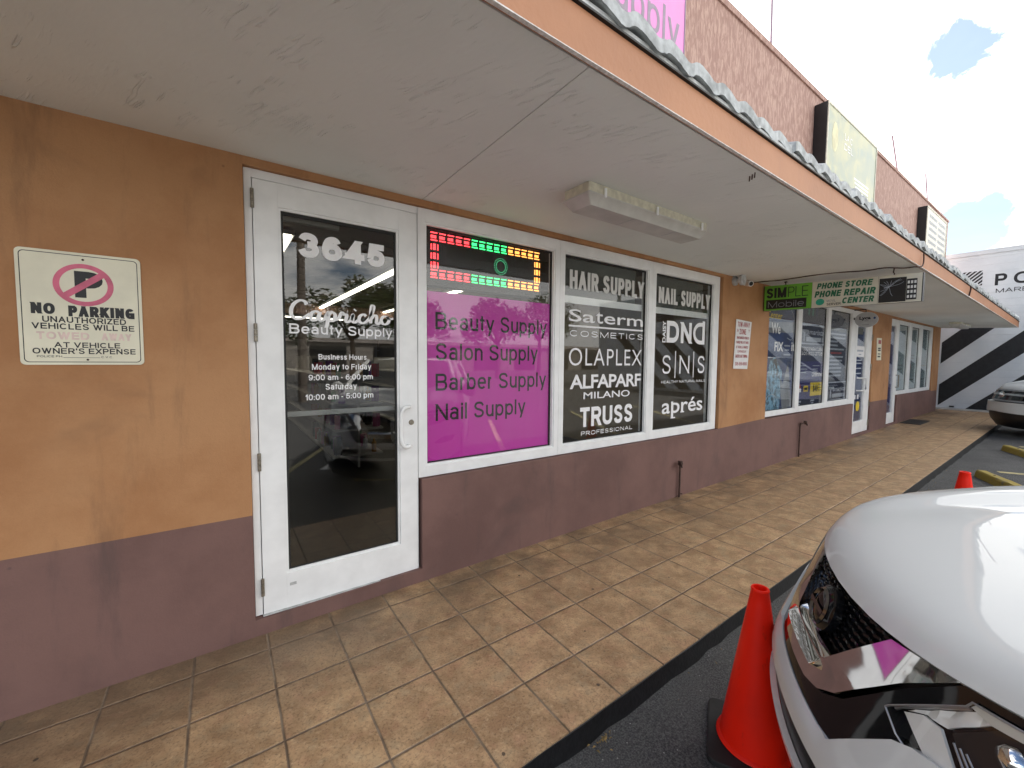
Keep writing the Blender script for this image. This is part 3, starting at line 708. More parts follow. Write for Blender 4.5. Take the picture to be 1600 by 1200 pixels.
# second shop front (phones)
p1 = window(6.285, 7.384, .795, 2.575, 6.330, 7.336, .856, 2.518)
p2 = window(7.386, 8.608, .795, 2.575, 7.468, 8.545, .866, 2.518)
p3 = window(8.610, 9.930, .795, 2.575, 8.675, 9.735, .880, 2.518)
def poster(w_, a, b, z0, z1, mat): MB().box(a+.012, YG+.009, z0+.01, b-.012, YG+.014, z1-.01).build('poster', M[mat], w_)
poster(p1, 6.33, 7.336, .856, 2.518, 'blue'); poster(p2, 7.468, 8.545, .866, 2.518, 'dblue'); poster(p3, 8.675, 9.735, .88, 2.518, 'dblue')
YP = YG+.0085
def ppoly(w_, poly, mat, name='print', k=0): MB().prism(poly, (0, YP-.0006*k, 0), WX, WY, WN, .0005).build(name, M[mat], w_)
def pbox(w_, x0, z0, x1, z1, mat, k=0): ppoly(w_, [(x0, z0), (x1, z0), (x1, z1), (x0, z1)], mat, k=k)
ppoly(p1, [(6.35, 2.0), (7.32, 2.04), (7.32, 2.2), (6.35, 2.16)], 'phonegrey')
ppoly(p1, [(6.345, .87), (6.36, 1.0), (6.52, 1.60), (6.68, 1.66), (6.93, 1.45), (6.88, .87)], 'phoneblue')
ppoly(p1, [(6.84, 1.38), (6.97, 1.25), (7.13, 1.58), (7.32, .90), (7.10, .87), (6.98, .87)], 'phonegrey', k=1)
ppoly(p1, [(6.62, 1.62), (6.73, 1.64), (6.78, 1.45), (6.72, 1.50)], 'ink', k=1)
mb = MB(); ribbon(mb, [(6.36, .96), (6.5, 1.08), (6.66, 1.1), (6.8, 1.02), (6.86, .9)], .012, (0, YP-.002, 0), WX, WY, WN, 0); ribbon(mb, [(7.05, 2.45), (7.25, 2.3), (7.3, 2.1), (7.22, 1.93), (7.05, 1.95)], .012, (0, YP-.002, 0), WX, WY, WN, 0); mb.build('print', M['pprint'], p1)
wtext('Center', 6.36, 6.855, 2.215, .10, YP-.002, M['yellow'], p1, .01)
wtext('We', 6.52, 6.812, 2.0, .155, YP-.002, V, p1, .02)
wtext('FIX', 6.637, 6.93, 1.742, .140, YP-.002, V, p1, .03); wtext('it', 7.215, 7.34, 1.755, .145, YP-.002, V, p1, .02)
for k, (a, b, z) in enumerate(((6.97, 7.17, 1.82), (7.0, 7.14, 1.755), (6.96, 7.18, 1.685))): pbox(p1, a, z, b, z+.022, 'pprint', 2)
# second pane
def framed(w_, x0, x1, z0, z1):
    t = .022; mb = MB(); y = YP-.002
    for a, b, c, d in ((x0, z0, x1, z0+t), (x0, z1-t, x1, z1), (x0, z0+t, x0+t, z1-t), (x1-t, z0+t, x1, z1-t)): mb.box(a, y-.0005, b, c, y, d)
    mb.box(x0+.10, y-.0005, z0+.05, x0+.16, y, z1-.09); mb.box(x0+.05, y-.0005, z1-.14, x0+.30, y, z1-.09)
    mb.box(x0+.22, y-.0005, z0+.05, x1-.15, y, z0+.12); mb.box(x1-.12, y-.0005, z0+.05, x1-.05, y, z0+.12)
    text_into(mb, 'amarista', x0+.24, x1-.05, z0+.165, .085, (0, y, 0), WX, WY, WN, .012, shear=.35)
    mb.build('print', M['pprint'], w_)
framed(p2, 7.55, 8.53, 1.875, 2.20); framed(p3, 8.82, 9.72, .895, 1.235)
wtext('TODO PARA CUBA', 7.60, 8.475, 1.772, .060, YP-.002, V, p2, .012); wtext('305-822-2706', 7.606, 8.475, 1.70, .055, YP-.002, V, p2, .012)
pbox(p2, 7.50, .98, 8.53, 1.60, 'navy', 0)
for k in range(3): pbox(p2, 7.56, 1.52-k*.055, 7.82+.05*(k == 1), 1.533-k*.055, 'pprint', 1); pbox(p2, 8.09, 1.52-k*.055, 8.38-.05*k, 1.533-k*.055, 'pprint', 1)
ppoly(p2, [(7.50, 1.16), (7.62, 1.24), (7.66, 1.16), (7.56, 1.05), (7.50, 1.06)], 'redtxt', k=1); pbox(p2, 7.51, 1.10, 7.66, 1.16, 'vinyl', 2)
wtext('Unlimited', 8.07, 8.535, 1.345, .072, YP-.003, V, p2, .012)
pbox(p2, 8.03, 1.02, 8.53, 1.245, 'yellow', 1); wtext('$49', 8.14, 8.34, 1.09, .115, YP-.003, M['ink'], p2, .03)
for k in range(3): pbox(p2, 8.37, 1.19-k*.045, 8.50, 1.203-k*.045, 'ink', 2)
pbox(p2, 7.76, 1.10, 7.94, 1.20, 'yellow', 1); pbox(p2, 7.79, 1.125, 7.91, 1.17, 'ink', 2)
for a in (7.52, 8.07): pbox(p2, a, .93, a+.16, .955, 'pprint', 1); pbox(p2, a+.03, .89, a+.13, .905, 'pprint', 1)
for k, m_ in enumerate(('teal', 'teal', 'blue')): ppoly(p2, [(7.80+k*.16, 2.36), (7.86+k*.16, 2.34), (7.88+k*.16, 2.49), (7.82+k*.16, 2.49)], m_, k=1)
rr = random.Random(2)
for k in range(12):
    if k == 5: continue
    z = 2.08-k*.068; pbox(p3, 8.80, z, 8.80+rr.uniform(.35, .80), z+.030, 'pprint', 1)
pbox(p3, 8.86, 2.08-5*.068, 9.4, 2.08-5*.068+.03, 'redtxt', 1); pbox(p3, 8.72, 2.14, 9.70, 2.20, 'darkpanel', 1)
# phone shop door
def shopdoor(x0, x1, g0, g1, zb, zg0, zg1, zt, ztop, film):
    d_ = frame_mb(x0+.035, x1-.035, zb, zt, g0, g1, zg0, zg1, -.004, .04).build('door', M['white'], bld, bevel=.002)
    mb = MB(); mb.box(x0, 0, zb, x0+.033, .1, ztop); mb.box(x1-.033, 0, zb, x1, .1, ztop); mb.box(x0+.033, 0, zt+.004, x1-.033, .1, ztop); mb.build('door_frame', M['white'], d_, bevel=.002)
    MB().box(g0+.012, YG-.016, zg0+.012, g1-.012, YG-.010, zg1-.012).build('glass_pane', M['glass'], d_)
    MB().box(g0+.013, YG-.008, zg0+.013, g1-.013, YG-.002, zg1-.013).build('poster', M[film], d_)
    return d_
d2 = shopdoor(9.932, 10.965, 10.065, 10.63, .188, .405, 2.30, 2.53, 2.575, 'blue')
yq = YG-.0165
def dbox(d_, x0, z0, x1, z1, mat, k=0): MB().box(x0, yq-.0006*(k+1), z0, x1, yq-.0006*k, z1).build('print', M[mat], d_)
dbox(d2, 10.10, 1.70, 10.60, 1.91, 'vinyl'); dbox(d2, 10.16, 1.80, 10.52, 1.835, 'pprint', 1); dbox(d2, 10.26, 1.735, 10.42, 1.755, 'pprint', 1)
for z in (1.62, 1.56, 1.46, 1.36): dbox(d2, 10.12, z, 10.46, z+.022, 'pprint')
MB().prism([(10.37+.105*math.cos(t*math.pi/10), .715+.10*math.sin(t*math.pi/10)) for t in range(20)], (0, yq, 0), WX, WY, WN, .0006).build('print', M['yellow'], d2)
for a, b in ((.655, .86), (.69, .88), (.70, .83)): dbox(d2, 10.16+(a-.655)*4, .86, 10.22+(a-.655)*4, .95, 'vinyl')
dbox(d2, 10.10, 2.14, 10.45, 2.26, 'darkpanel')
MB().tube([(10.13, -.01, 1.285), (10.13, -.07, 1.285), (10.46, -.07, 1.285), (10.46, -.07, 1.04), (10.13, -.07, 1.04), (10.13, -.01, 1.04)], .016, 8).build('handle', M['white'], d2, smooth=60)
for z in (2.1, 1.5, .75, .35): MB().lathe([(.012, -.06), (.012, .06)], (10.935, -.012, z), 'z', 8).build('hinge', M['steel'], d2, smooth=True)
# third shop front
d3 = shopdoor(12.165, 12.905, 12.24, 12.72, .20, .425, 2.43, 2.53, 2.575, 'navy')
MB().tube([(12.83, -.01, 1.30), (12.83, -.06, 1.30), (12.83, -.06, 1.02), (12.83, -.01, 1.02)], .012, 8).build('handle', M['steel'], d3, smooth=60)
for x0, x1, a, b in ((12.907, 13.94, 12.955, 13.86), (13.942, 15.05, 14.10, 14.94), (15.052, 16.325, 15.20, 16.09)):
    w_ = window(x0, x1, .838, 2.575, a, b, .91, 2.50)
    poster(w_, a, b, .91, 2.50, 'tealfilm')
    rr = random.Random(int(x0*10))
    for k in range(9):
        z = 1.78-k*.09+rr.uniform(-.01, .01)
        if rr.random() < .75: pbox(w_, a+.12, z, a+.12+rr.uniform(.25, .6), z+.022, rr.choice(['phonegrey', 'pprint', 'darkpanel', 'stop']), 1)
    if x0 > 13 and x0 < 14: ppoly(w_, [(a+.10, 1.0), (a+.16, 1.5), (a+.34, 1.42), (a+.30, 1.56), (a+.18, 1.60), (a+.14, 1.75), (a+.06, 1.4)], 'redtxt', k=1)

# ------------------------------------------------------------------ signs and fittings
led = thing('led_sign', 'black programmable sign with red, green and amber light border in the window', 'led sign', (1.72, .075, 2.3))
MB().box(1.20, .058, 2.10, 2.235, .115, 2.515).build('housing', M['black'], led, bevel=.008)
rr = random.Random(9)
def leddots(mb, x0, z0, x1, z1, mod=.016, skip=()):
    nx_ = max(1, int(round((x1-x0)/mod))); nz_ = max(1, int(round((z1-z0)/mod)))
    for i in range(nx_):
        for j in range(nz_):
            if (i, j) in skip: continue
            a = x0+(i+.1)*mod; b = z0+(j+.1)*mod; mb.box(a, .0555, b, a+mod*.8, .0575, b+mod*.8)
D = {k: MB() for k in ('red', 'green', 'amber', 'dim')}
def colat(x): return 'red' if x < 1.56 else ('green' if x < 1.85 else 'amber')
blk = .048; md_ = .0105
xs_ = [1.232+i*.0665 for i in range(15)]
for i, x in enumerate(xs_):
    for z in (2.425, 2.165):
        c = colat(x)
        leddots(D[c], x, z+.048, x+blk, z+.058, md_); leddots(D[c], x, z+.014, x+blk, z+.037, md_*1.05); leddots(D[c], x, z-.004, x+blk, z+.006, md_)
for k in range(3):
    z = 2.232+k*.063
    for x, c in ((1.232, 'red'), (2.163, 'amber')):
        leddots(D[c], x, z, x+.010, z+.046, md_); leddots(D[c], x+.018, z, x+.040, z+.046, md_*1.05); leddots(D[c], x+.050, z, x+.060, z+.046, md_)
for k in range(56):
    a = 2*math.pi*(k % 28)/28; q = 1 if k < 28 else .74
    x, z = 1.828+.060*q*math.cos(a), 2.318+.062*q*math.sin(a); D['dim'].box(x-.003, .0555, z-.003, x+.003, .0575, z+.003)
gr = MB()
for i in range(60):
    for j in range(16): gr.box(1.30+i*.0142, .0562, 2.236+j*.0115, 1.303+i*.0142, .0576, 2.239+j*.0115)
gr.build('unlit_dots', M['darkpanel'], led)
for k in D: D[k].build('light_dots', LED[k], led)

np_ = thing('no_parking_sign', 'square faded cream sign with pink struck-out P and black lettering', 'sign', (-.504, -.03, 1.797))
def rrect(x0, z0, x1, z1, r, n=5):
    out = []
    for cx, cz, a0 in ((x1-r, z1-r, 0), (x0+r, z1-r, 90), (x0+r, z0+r, 180), (x1-r, z0+r, 270)):
        for k in range(n+1):
            a = math.radians(a0+90*k/n); out.append((cx+r*math.cos(a), cz+r*math.sin(a)))
    return out
MB().prism(rrect(-.703, 1.545, -.303, 2.047, .018), (0, -.0315, 0), WX, WY, WN, .0035).build('plate', M['signcream'], np_)
YS = -.0352
mb = MB()
def ring(mb, out, inn, y, t=.0004):
    n = len(out); O = [Vector((p[0], y, p[1])) for p in out]; I = [Vector((p[0], y, p[1])) for p in inn]
    mb.add(O+I, [(i, (i+1) % n, n+(i+1) % n, n+i) for i in range(n)])
ring(mb, rrect(-.692, 1.556, -.314, 2.036, .016), rrect(-.689, 1.559, -.317, 2.033, .014), YS)
mb.build('border', M['ink'], np_)
mb = MB(); cx, cz = -.497, 1.905
def circ(r, n=48): return [(cx+r*1.02*math.cos(2*math.pi*k/n), cz+r*.98*math.sin(2*math.pi*k/n)) for k in range(n)]
mb2 = MB(); text_into(mb2, 'P', cx-.030, cx+.062, cz-.057, .118, (0, YS, 0), WX, WY, WN, .06, lift=.0001); mb2.build('lettering', M['ink'], np_)
ring(mb, circ(.096), circ(.076), YS-.0004)
a = math.radians(40); ca, sa = math.cos(a), math.sin(a)
bar = [(-.080, -.0125), (.080, -.0125), (.080, .0125), (-.080, .0125)]
mb.add([(cx+p[0]*ca-p[1]*sa, YS-.0008, cz+p[0]*sa+p[1]*ca) for p in bar], [(0, 1, 2, 3)])
mb.build('prohibition_ring', M['red'], np_)
for st, a, b, z, c, bo, m_ in (('NO', -.664, -.592, 1.768, .048, .07, 'ink'), ('PARKING', -.551, -.331, 1.762, .048, .07, 'ink'), ('UNAUTHORIZED', -.632, -.362, 1.733, .026, .03, 'ink'), ('VEHICLES WILL BE', -.664, -.334, 1.703, .026, .03, 'ink'),
        ('TOWED', -.652, -.488, 1.658, .033, .05, 'palered'), ('AWAY', -.448, -.346, 1.658, .033, .05, 'palered'), ('AT VEHICLE', -.600, -.386, 1.622, .024, .03, 'ink'), ("OWNER'S EXPENSE", -.666, -.333, 1.594, .025, .03, 'ink'), ('POLICE PH.', -.654, -.575, 1.578, .009, .02, 'ink'), ('C.V.C.', -.452, -.412, 1.576, .009, .02, 'ink')):
    wtext(st, a, b, z, c, YS, M[m_], np_, bo, spacing=1.05)
MB().box(-.574, YS-.0004, 1.5765, -.456, YS, 1.578).build('border', M['ink'], np_)
for z in (2.018, 1.568): MB().lathe([(0, -.003), (.004, -.002), (.005, .001)], (-.497, YS, z), 'y', 10).build('screw', M['rust'], np_)

ts = thing('tow_away_sign', 'tall narrow white sign with dark red towing notice on orange pillar', 'sign', (5.52, -.035, 1.81))
tw = MB(); tw.prism([(5.310, 1.495), (5.672, 1.488), (5.741, 2.105), (5.345, 2.122)], (0, -.035, 0), WX, WY, WN, .006); tw.build('plate', M['signwhite'], ts)
for st, a, b, z, c in (('TOW-AWAY', 5.375, 5.69, 2.03, .062), ('ZONE', 5.43, 5.60, 1.935, .068), ('24', 5.36, 5.40, 1.965, .035), ('7', 5.66, 5.69, 1.965, .035), ('UNAUTHORIZED VEHICLES', 5.365, 5.68, 1.875, .032), ('PARKED WILL BE TOWED', 5.36, 5.675, 1.815, .032), ('AT VEHICLE OWNERS', 5.355, 5.665, 1.755, .032), ('EXPENSE BY', 5.40, 5.62, 1.70, .03), ('AMERICAN TOWING', 5.345, 5.655, 1.635, .04), ('305-558-8000', 5.345, 5.65, 1.535, .045)):
    wtext(st, a, b, z, c, -.0415, M['redtxt'], ts, .02)

# hanging sign across the walkway
hs = thing('hanging_sign', 'long green and beige phone shop sign hung below the soffit', 'sign', (6.05, -.82, 2.42))
def hsz(y): t = (-.045-y)/1.555; return 2.272-.034*t, 2.602-.066*t
def hpoly(y0, y1, f0=0.0, f1=1.0):
    out = []
    for y, f in ((y0, f0), (y1, f0), (y1, f1), (y0, f1)):
        a, b = hsz(y); out.append((y, a+(b-a)*f))
    return out
def hprism(poly, x, d, mat, name): MB().prism(poly, (x, 0, 0), (0, 1, 0), (0, 0, 1), (1, 0, 0), d).build(name, mat, hs)
hprism(hpoly(-.045, -1.60), 6.05, .06, M['black'], 'sign_box')
hprism(hpoly(-.050, -.600), 6.0485, .0012, M['green'], 'panel'); hprism(hpoly(-.602, -1.235), 6.0485, .0012, M['beige'], 'panel')
hprism(hpoly(-1.237, -1.592), 6.0485, .0012, M['beige'], 'panel')
def htext(st, y0, y1, f0, f1, mat, w=.14, x=6.0465, gap=.14, slant=0.0):
    zl, zh = hsz((y0+y1)/2); asp = abs(y1-y0)/((zh-zl)*(f1-f0)); tm = MB(); stroke_text(tm, st, 0, asp, 0, 1, (0, 0, 0), (1, 0, 0), (0, 1, 0), (0, 0, 1), w, gap)
    P = []
    for p in tm.v:
        y = y0+(y1-y0)*(p[0]/asp)-slant*(p[1]-.5)*.04; zlo, zhi = hsz(y); P.append((x-p[2], y, zlo+(zhi-zlo)*(f0+(f1-f0)*p[1])))
    mb = MB(); mb.add(P, tm.f); mb.build('lettering', mat, hs)
htext('SIM', -.075, -.315, .50, .90, M['ink'], .22, gap=.12); htext('PLE', -.335, -.56, .50, .90, M['ink'], .075)
hprism(hpoly(-.075, -.545, .06, .43), 6.0475, .0008, M['black'], 'panel'); htext('Mobile', -.10, -.52, .12, .36, M['phonegrey'], .10, 6.0462)
htext('PHONE STORE', -.655, -1.185, .71, .93, M['dgreen'], .24, slant=.3); htext('PHONE REPAIR', -.635, -1.215, .39, .63, M['dgreen'], .24, slant=.3); htext('CENTER', -.915, -1.205, .10, .32, M['dgreen'], .24, slant=.3)
htext('SERVER', -.76, -.90, .06, .15, M['ink'], .16); htext('MOVIL', -.76, -.85, .19, .28, M['phonegrey'], .12)
hprism([(-.69+.045*math.cos(t*math.pi/8), 2.325+.040*math.sin(t*math.pi/8)) for t in range(16)], 6.0472, .001, M['teal'], 'logo')
hprism(hpoly(-1.245, -1.47, .03, .90), 6.0472, .001, M['black'], 'picture'); hprism(hpoly(-1.472, -1.555, .08, .82), 6.0472, .001, M['ink'], 'picture')
mb = MB()
for k in range(3):
    for j in range(4):
        y = -1.480-k*.026; zl, zh = hsz(y); z = zl+(zh-zl)*(.14+.17*j); mb.box(6.0460, y-.017, z, 6.0468, y, z+.030)
mb.build('app_icons', M['vinylgrey'], hs)
mb = MB(); rr = random.Random(4)
for k in range(16):
    a0 = rr.uniform(0, 6.28); p = Vector((-1.33, 2.42)); pts = [(p.x, p.y)]
    for q in range(3):
        a0 += rr.uniform(-.5, .5); p = p+Vector((math.cos(a0)*.045, math.sin(a0)*.035)); 
        if not (-1.46 < p.x < -1.25 and 2.27 < p.y < 2.50): break
        pts.append((p.x, p.y))
    if len(pts) > 1: ribbon(mb, pts, .0022, (6.0468, 0, 0), (0, 1, 0), (0, 0, 1), (-1, 0, 0), .0001*k)
mb.build('screen_cracks', M['pprint'], hs)
for y in (-.29, -1.36):
    a, b = hsz(y); MB().tube([(6.08, y, b-.01), (6.08, y, b+.02), (6.085, y+.01, b+.035), (6.08, y, 2.655)], .006, 6).lathe([(.02, 2.625), (.012, 2.64)], (6.08, y, 0), 'z', 10).build('hook', M['rust'], hs)
# oval sign on a bracket
ov = thing('oval_sign', 'grey oval sign on a short bracket above the blue shop door', 'sign', (9.7, -.21, 2.37))
el = [(-.215+.165*math.cos(t*math.pi/20), 2.372+.138*math.sin(t*math.pi/20)) for t in range(40)]
MB().prism(el, (9.68, 0, 0), (0, 1, 0), (0, 0, 1), (1, 0, 0), .05).build('panel', basic('pale_grey_sign', (.46, .46, .47), .5, .05), ov)
mb = MB(); text_into(mb, 'Lyca', 0, .165, 0, .058, (9.679, -.115, 2.375), (0, -1, 0), (0, 0, 1), (-1, 0, 0), .04)
mb.box(9.6785, -.25, 2.345, 9.6795, -.19, 2.352); mb.box(9.6785, -.26, 2.275, 9.6795, -.16, 2.280); mb.build('lettering', M['ink'], ov)
MB().prism([(-.315, 2.39), (-.335, 2.372), (-.355, 2.39), (-.345, 2.41), (-.330, 2.42)], (9.6785, 0, 0), (0, 1, 0), (0, 0, 1), (1, 0, 0), .001).build('logo', M['blue'], ov)
MB().tube([(9.705, -.045, 2.40), (9.705, -.03, 2.40)], .02, 8).tube([(9.705, -.2, 2.50), (9.705, -.2, 2.56), (9.705, -.03, 2.56)], .010, 8).build('bracket', M['black'], ov)
# notices on the far pillar
nt = thing('paper_notice', 'narrow cream parking notice on pillar between the far doors', 'notice', (11.3, -.033, 1.87))
MB().prism([(11.19, 1.635), (11.50, 1.64), (11.46, 2.105), (11.13, 2.10)], (0, -.034, 0), WX, WY, WN, .004).build('plate', M['signcream'], nt)
for z, h_ in ((1.98, .08), (1.87, .03), (1.83, .03), (1.76, .02), (1.70, .03)): MB().box(11.24, -.0392, z, 11.42, -.0384, z+h_).build('print', M['redtxt'] if h_ > .05 else M['ink'], nt)
# small lamp and camera on the wall, cable along the soffit
fl = thing('wall_floodlight', 'small round grey floodlight high on the orange pillar', 'floodlight', (5.27, -.03, 2.57))
MB().lathe([(.055, -.031), (.055, -.06), (.03, -.075), (.03, -.10), (.062, -.115), (.066, -.15), (.05, -.155), (.0, -.15)], (5.26, 0, 2.585), 'y', 18).build('lamp_head', M['mortar'], fl, smooth=True)
sc = thing('security_camera', 'small white bullet camera beside the floodlight on the pillar', 'camera', (5.45, -.03, 2.57))
d0 = Vector((-.45, -.85, -.25)).normalized(); p0 = Vector((5.50, -.06, 2.585))
MB().tube([p0, p0+d0*.10], .036, 14).build('body', M['signwhite'], sc, smooth=True); MB().tube([p0+d0*.1005, p0+d0*.104], .026, 14).build('lens', M['gasket'], sc)
MB().tube([(5.52, -.031, 2.60), (5.50, -.07, 2.59)], .018, 8).build('bracket', M['signwhite'], sc)
cb = MB(); cb.tube(smoothpath([(5.62, -.034, 2.60), (5.80, -.10, 2.628), (5.82, -.35, 2.618), (5.87, -.8, 2.630), (5.96, -1.13, 2.618), (5.97, -1.3, 2.622), (6.0, -1.45, 2.598), (6.02, -1.53, 2.600), (6.08, -1.572, 2.604), (6.16, -1.572, 2.66), (6.17, -1.568, 2.76)], 8), .007, 6)
tag(cb.build('soffit_cable', M['rust'], smooth=True), 'dark cable drooping along the soffit above the hanging sign', 'cable')
cb = MB(); cb.tube(smoothpath([(9.2, -1.535, 2.60), (9.22, -1.545, 2.70), (9.2, -1.545, 2.74)], 4), .010, 6)
tag(cb.build('fascia_conduit', M['rust'], smooth=True), 'short dark conduit crossing the far fascia board', 'conduit')
# ceiling lights on the soffit
lt = thing('soffit_light', 'long dusty fluorescent light with wraparound lens near the hair supply window', 'ceiling light', (2.49, -.80, 2.65))
def light(root, x0, x1, y0, y1, zt):
    tr = rrect(x0, y0, x1, y1, .012)
    MB().prism(tr, (0, 0, zt-.058), (1, 0, 0), (0, 1, 0), (0, 0, 1), .058).build('tray', M['cream'], root)
    a = rrect(x0-.010, y0-.010, x1+.010, y1+.010, .014); b = rrect(x0+.004, y0+.004, x1-.004, y1-.004, .012); c = rrect(x0+.045, y0+.028, x1-.045, y1-.028, .010); n = len(a)
    vs = [(p[0], p[1], zt-.059) for p in a]+[(p[0], p[1], zt-.068) for p in a]+[(p[0], p[1], zt-.080) for p in b]+[(p[0], p[1], zt-.122) for p in c]
    fs = [tuple(reversed(range(n))), tuple(3*n+k for k in range(n))]
    for r_ in range(3):
        for k in range(n): fs.append((r_*n+k, r_*n+(k+1) % n, (r_+1)*n+(k+1) % n, (r_+1)*n+k))
    MB().add(vs, fs).build('lens', M['lens'], root, smooth=30)
    for f in (.10, .50, .93):
        x = x0+(x1-x0)*f
        for y in (y0-.014, y1+.014): MB().box(x-.008, y-.004, zt-.074, x+.008, y+.004, zt-.020).build('clip', M['white'], root)
    for f in (.36, .72): MB().box(x0+(x1-x0)*f-.003, y0+.03, zt-.1235, x0+(x1-x0)*f+.003, y1-.03, zt-.1215).build('rib', M['mortar'], root)
light(lt, 1.815, 3.10, -.905, -.685, 2.650)
lt2 = thing('soffit_light', 'long brown-edged fluorescent light on the soffit near the striped wall', 'ceiling light', (15.3, -.64, 2.61))
light(lt2, 14.65, 15.95, -.745, -.545, 2.603)
sr = MB()
for k in range(3): sr.tube([(2.49+k*.012, -1.53+k*.02, 2.652), (2.55+k*.012, -1.50+k*.02, 2.647)], .0035, 5)
tag(sr.build('bent_wires', M['rust']), 'cluster of short bent wires left in the soffit by the eave', 'wires')
# wall taps
def tap(x, z0, z1, label, bend):
    t = thing('wall_tap', label, 'tap', (x, -.05, z0)); y = -.055
    MB().tube(smoothpath([(x, y, z0), (x, y, z1-.05), (x+bend*.2, y-.008, z1-.01), (x+bend, y-.03, z1)], 5), .011, 8).build('pipe', M['rust'], t, smooth=True)
    MB().lathe([(.022, -.02), (.026, 0), (.020, .018)], (x+bend, y-.03, z1), 'y', 12).tube([(x+bend-.012, y-.05, z1), (x+bend-.03, y-.07, z1-.03)], .010, 8).lathe([(.02, .02), (.03, .026), (.02, .032)], (x+bend, y-.03, z1), 'z', 10).build('valve', M['rust'], t, smooth=True)
    MB().tube([(x+.004, y, z0+.04), (x+.035, y-.01, z0+.035)], .008, 6).build('clamp', M['rust'], t)
tap(4.19, .052, .445, 'short rusty wall tap below the nail supply window', -.045)
tap(7.42, .092, .625, 'taller rusty wall tap below the phone repair window', .11)

# parapet: pink sign, light boxes, rods
ps = thing('parapet_sign', 'bright pink sign with grey lettering on the upper parapet', 'sign', (2.4, -.05, 5.0))
MB().box(.4, -.07, 4.55, 3.99, -.031, 5.55).build('panel', M['pinksign'], ps)
MB().box(3.985, -.075, 4.545, 3.997, -.0305, 5.555).build('edge_trim', M['greyink'], ps)
wtext('Supply', 2.66, 3.895, 4.735, .335, -.071, M['greyink'], ps, .004, spacing=1.12); wtext('Beauty', 1.05, 2.45, 4.735, .335, -.071, M['greyink'], ps, .004, spacing=1.12)
def lightbox(x0, x1, y, z0, z1, label, face, seed):
    b_ = thing('light_box_sign', label, 'sign', ((x0+x1)/2, y, z0))
    MB().box(x0, y, z0, x1, -.031, z1).build('cabinet', M['black'], b_, bevel=.008)
    MB().box(x0+.04, y-.006, z0+.03, x1-.04, y-.001, z1-.04).build('panel', face, b_)
    t_ = .035; fr = MB(); fr.box(x0, y-.012, z0, x0+t_, y-.0005, z1); fr.box(x1-t_, y-.012, z0, x1, y-.0005, z1); fr.box(x0+t_, y-.012, z1-t_, x1-t_, y-.0005, z1); fr.build('trim', M['cream'], b_)
    return b_
def faded(name, a, b, c):
    m, g = new_mat(name); v = geo(g)
    col = g.mix(g.ss(g.noise(v, 2.2, 4, .5, .5), .4, .62), a, b); col = g.mix(g.m('MULTIPLY', g.ss(g.noise(v, 3.1, 3), .55, .68), .7), col, c)
    fin(g, col, .35); return m
b1_ = lightbox(7.43, 9.75, -.205, 4.3, 5.45, 'large faded green light box sign on the pink parapet', faded('faded_green_face', (.25, .30, .20), (.40, .40, .20), (.19, .27, .22)), 1)
for st, a, b, z, c in (('LA C', 8.15, 8.50, 5.10, .10), ('DEL', 8.15, 8.55, 4.95, .10)): wtext(st, a, b, z, c, -.212, M['vinyl'], b1_, .02)
MB().prism([(7.75+.12*math.cos(t*.3927), 5.02+.22*math.sin(t*.3927)) for t in range(16)], (0, -.2115, 0), WX, WY, WN, .0006).build('picture', basic('faded_figure', (.62, .58, .33), .5, .15, 5), b1_)
for k in range(4): MB().box(8.65+.05*k, -.2118, 4.62-k*.06, 9.4, -.2112, 4.65-k*.06).build('lettering', M['vinyl'], b1_)
b2_ = lightbox(13.71, 15.86, -.195, 4.2, 5.30, 'smaller faded cream light box sign at the far end', faded('faded_cream_face', (.42, .40, .32), (.50, .47, .37), (.36, .35, .28)), 2)
for k in range(5):
    for j in range(2): MB().box(13.95+j*.95, -.2022, 5.08-k*.15, 14.75+j*.95, -.2012, 5.15-k*.15).build('lettering', M['mortar'], b2_)
for (x, z0, dx, z1, lab) in ((6.08, 5.70, -.04, 6.75, 'thin dark rod on the parapet above the pink sign'), (12.2, 5.62, -.62, 6.32, 'thin tilted rod on the parapet past the green box sign'), (14.9, 5.60, -.40, 6.30, 'thin tilted rod above the far cream box sign')):
    tag(MB().tube([(x, 0.02, z0), (x+dx, 0.02, z1)], .014, 6).build('antenna_rod', M['greyink']), lab, 'rod')

# door mat
mt_ = MB(); mt_.hexa([(13.15, -.42, gz(13)+.001), (14.15, -.42, gz(14)+.001), (14.15, -.05, gz(14)+.001), (13.15, -.05, gz(13)+.001), (13.16, -.41, gz(13)+.014), (14.14, -.41, gz(14)+.014), (14.14, -.06, gz(14)+.014), (13.16, -.06, gz(13)+.014)])
tag(mt_.build('door_mat', M['rubber']), 'black rubber mat on the tiles before the farthest door', 'mat')

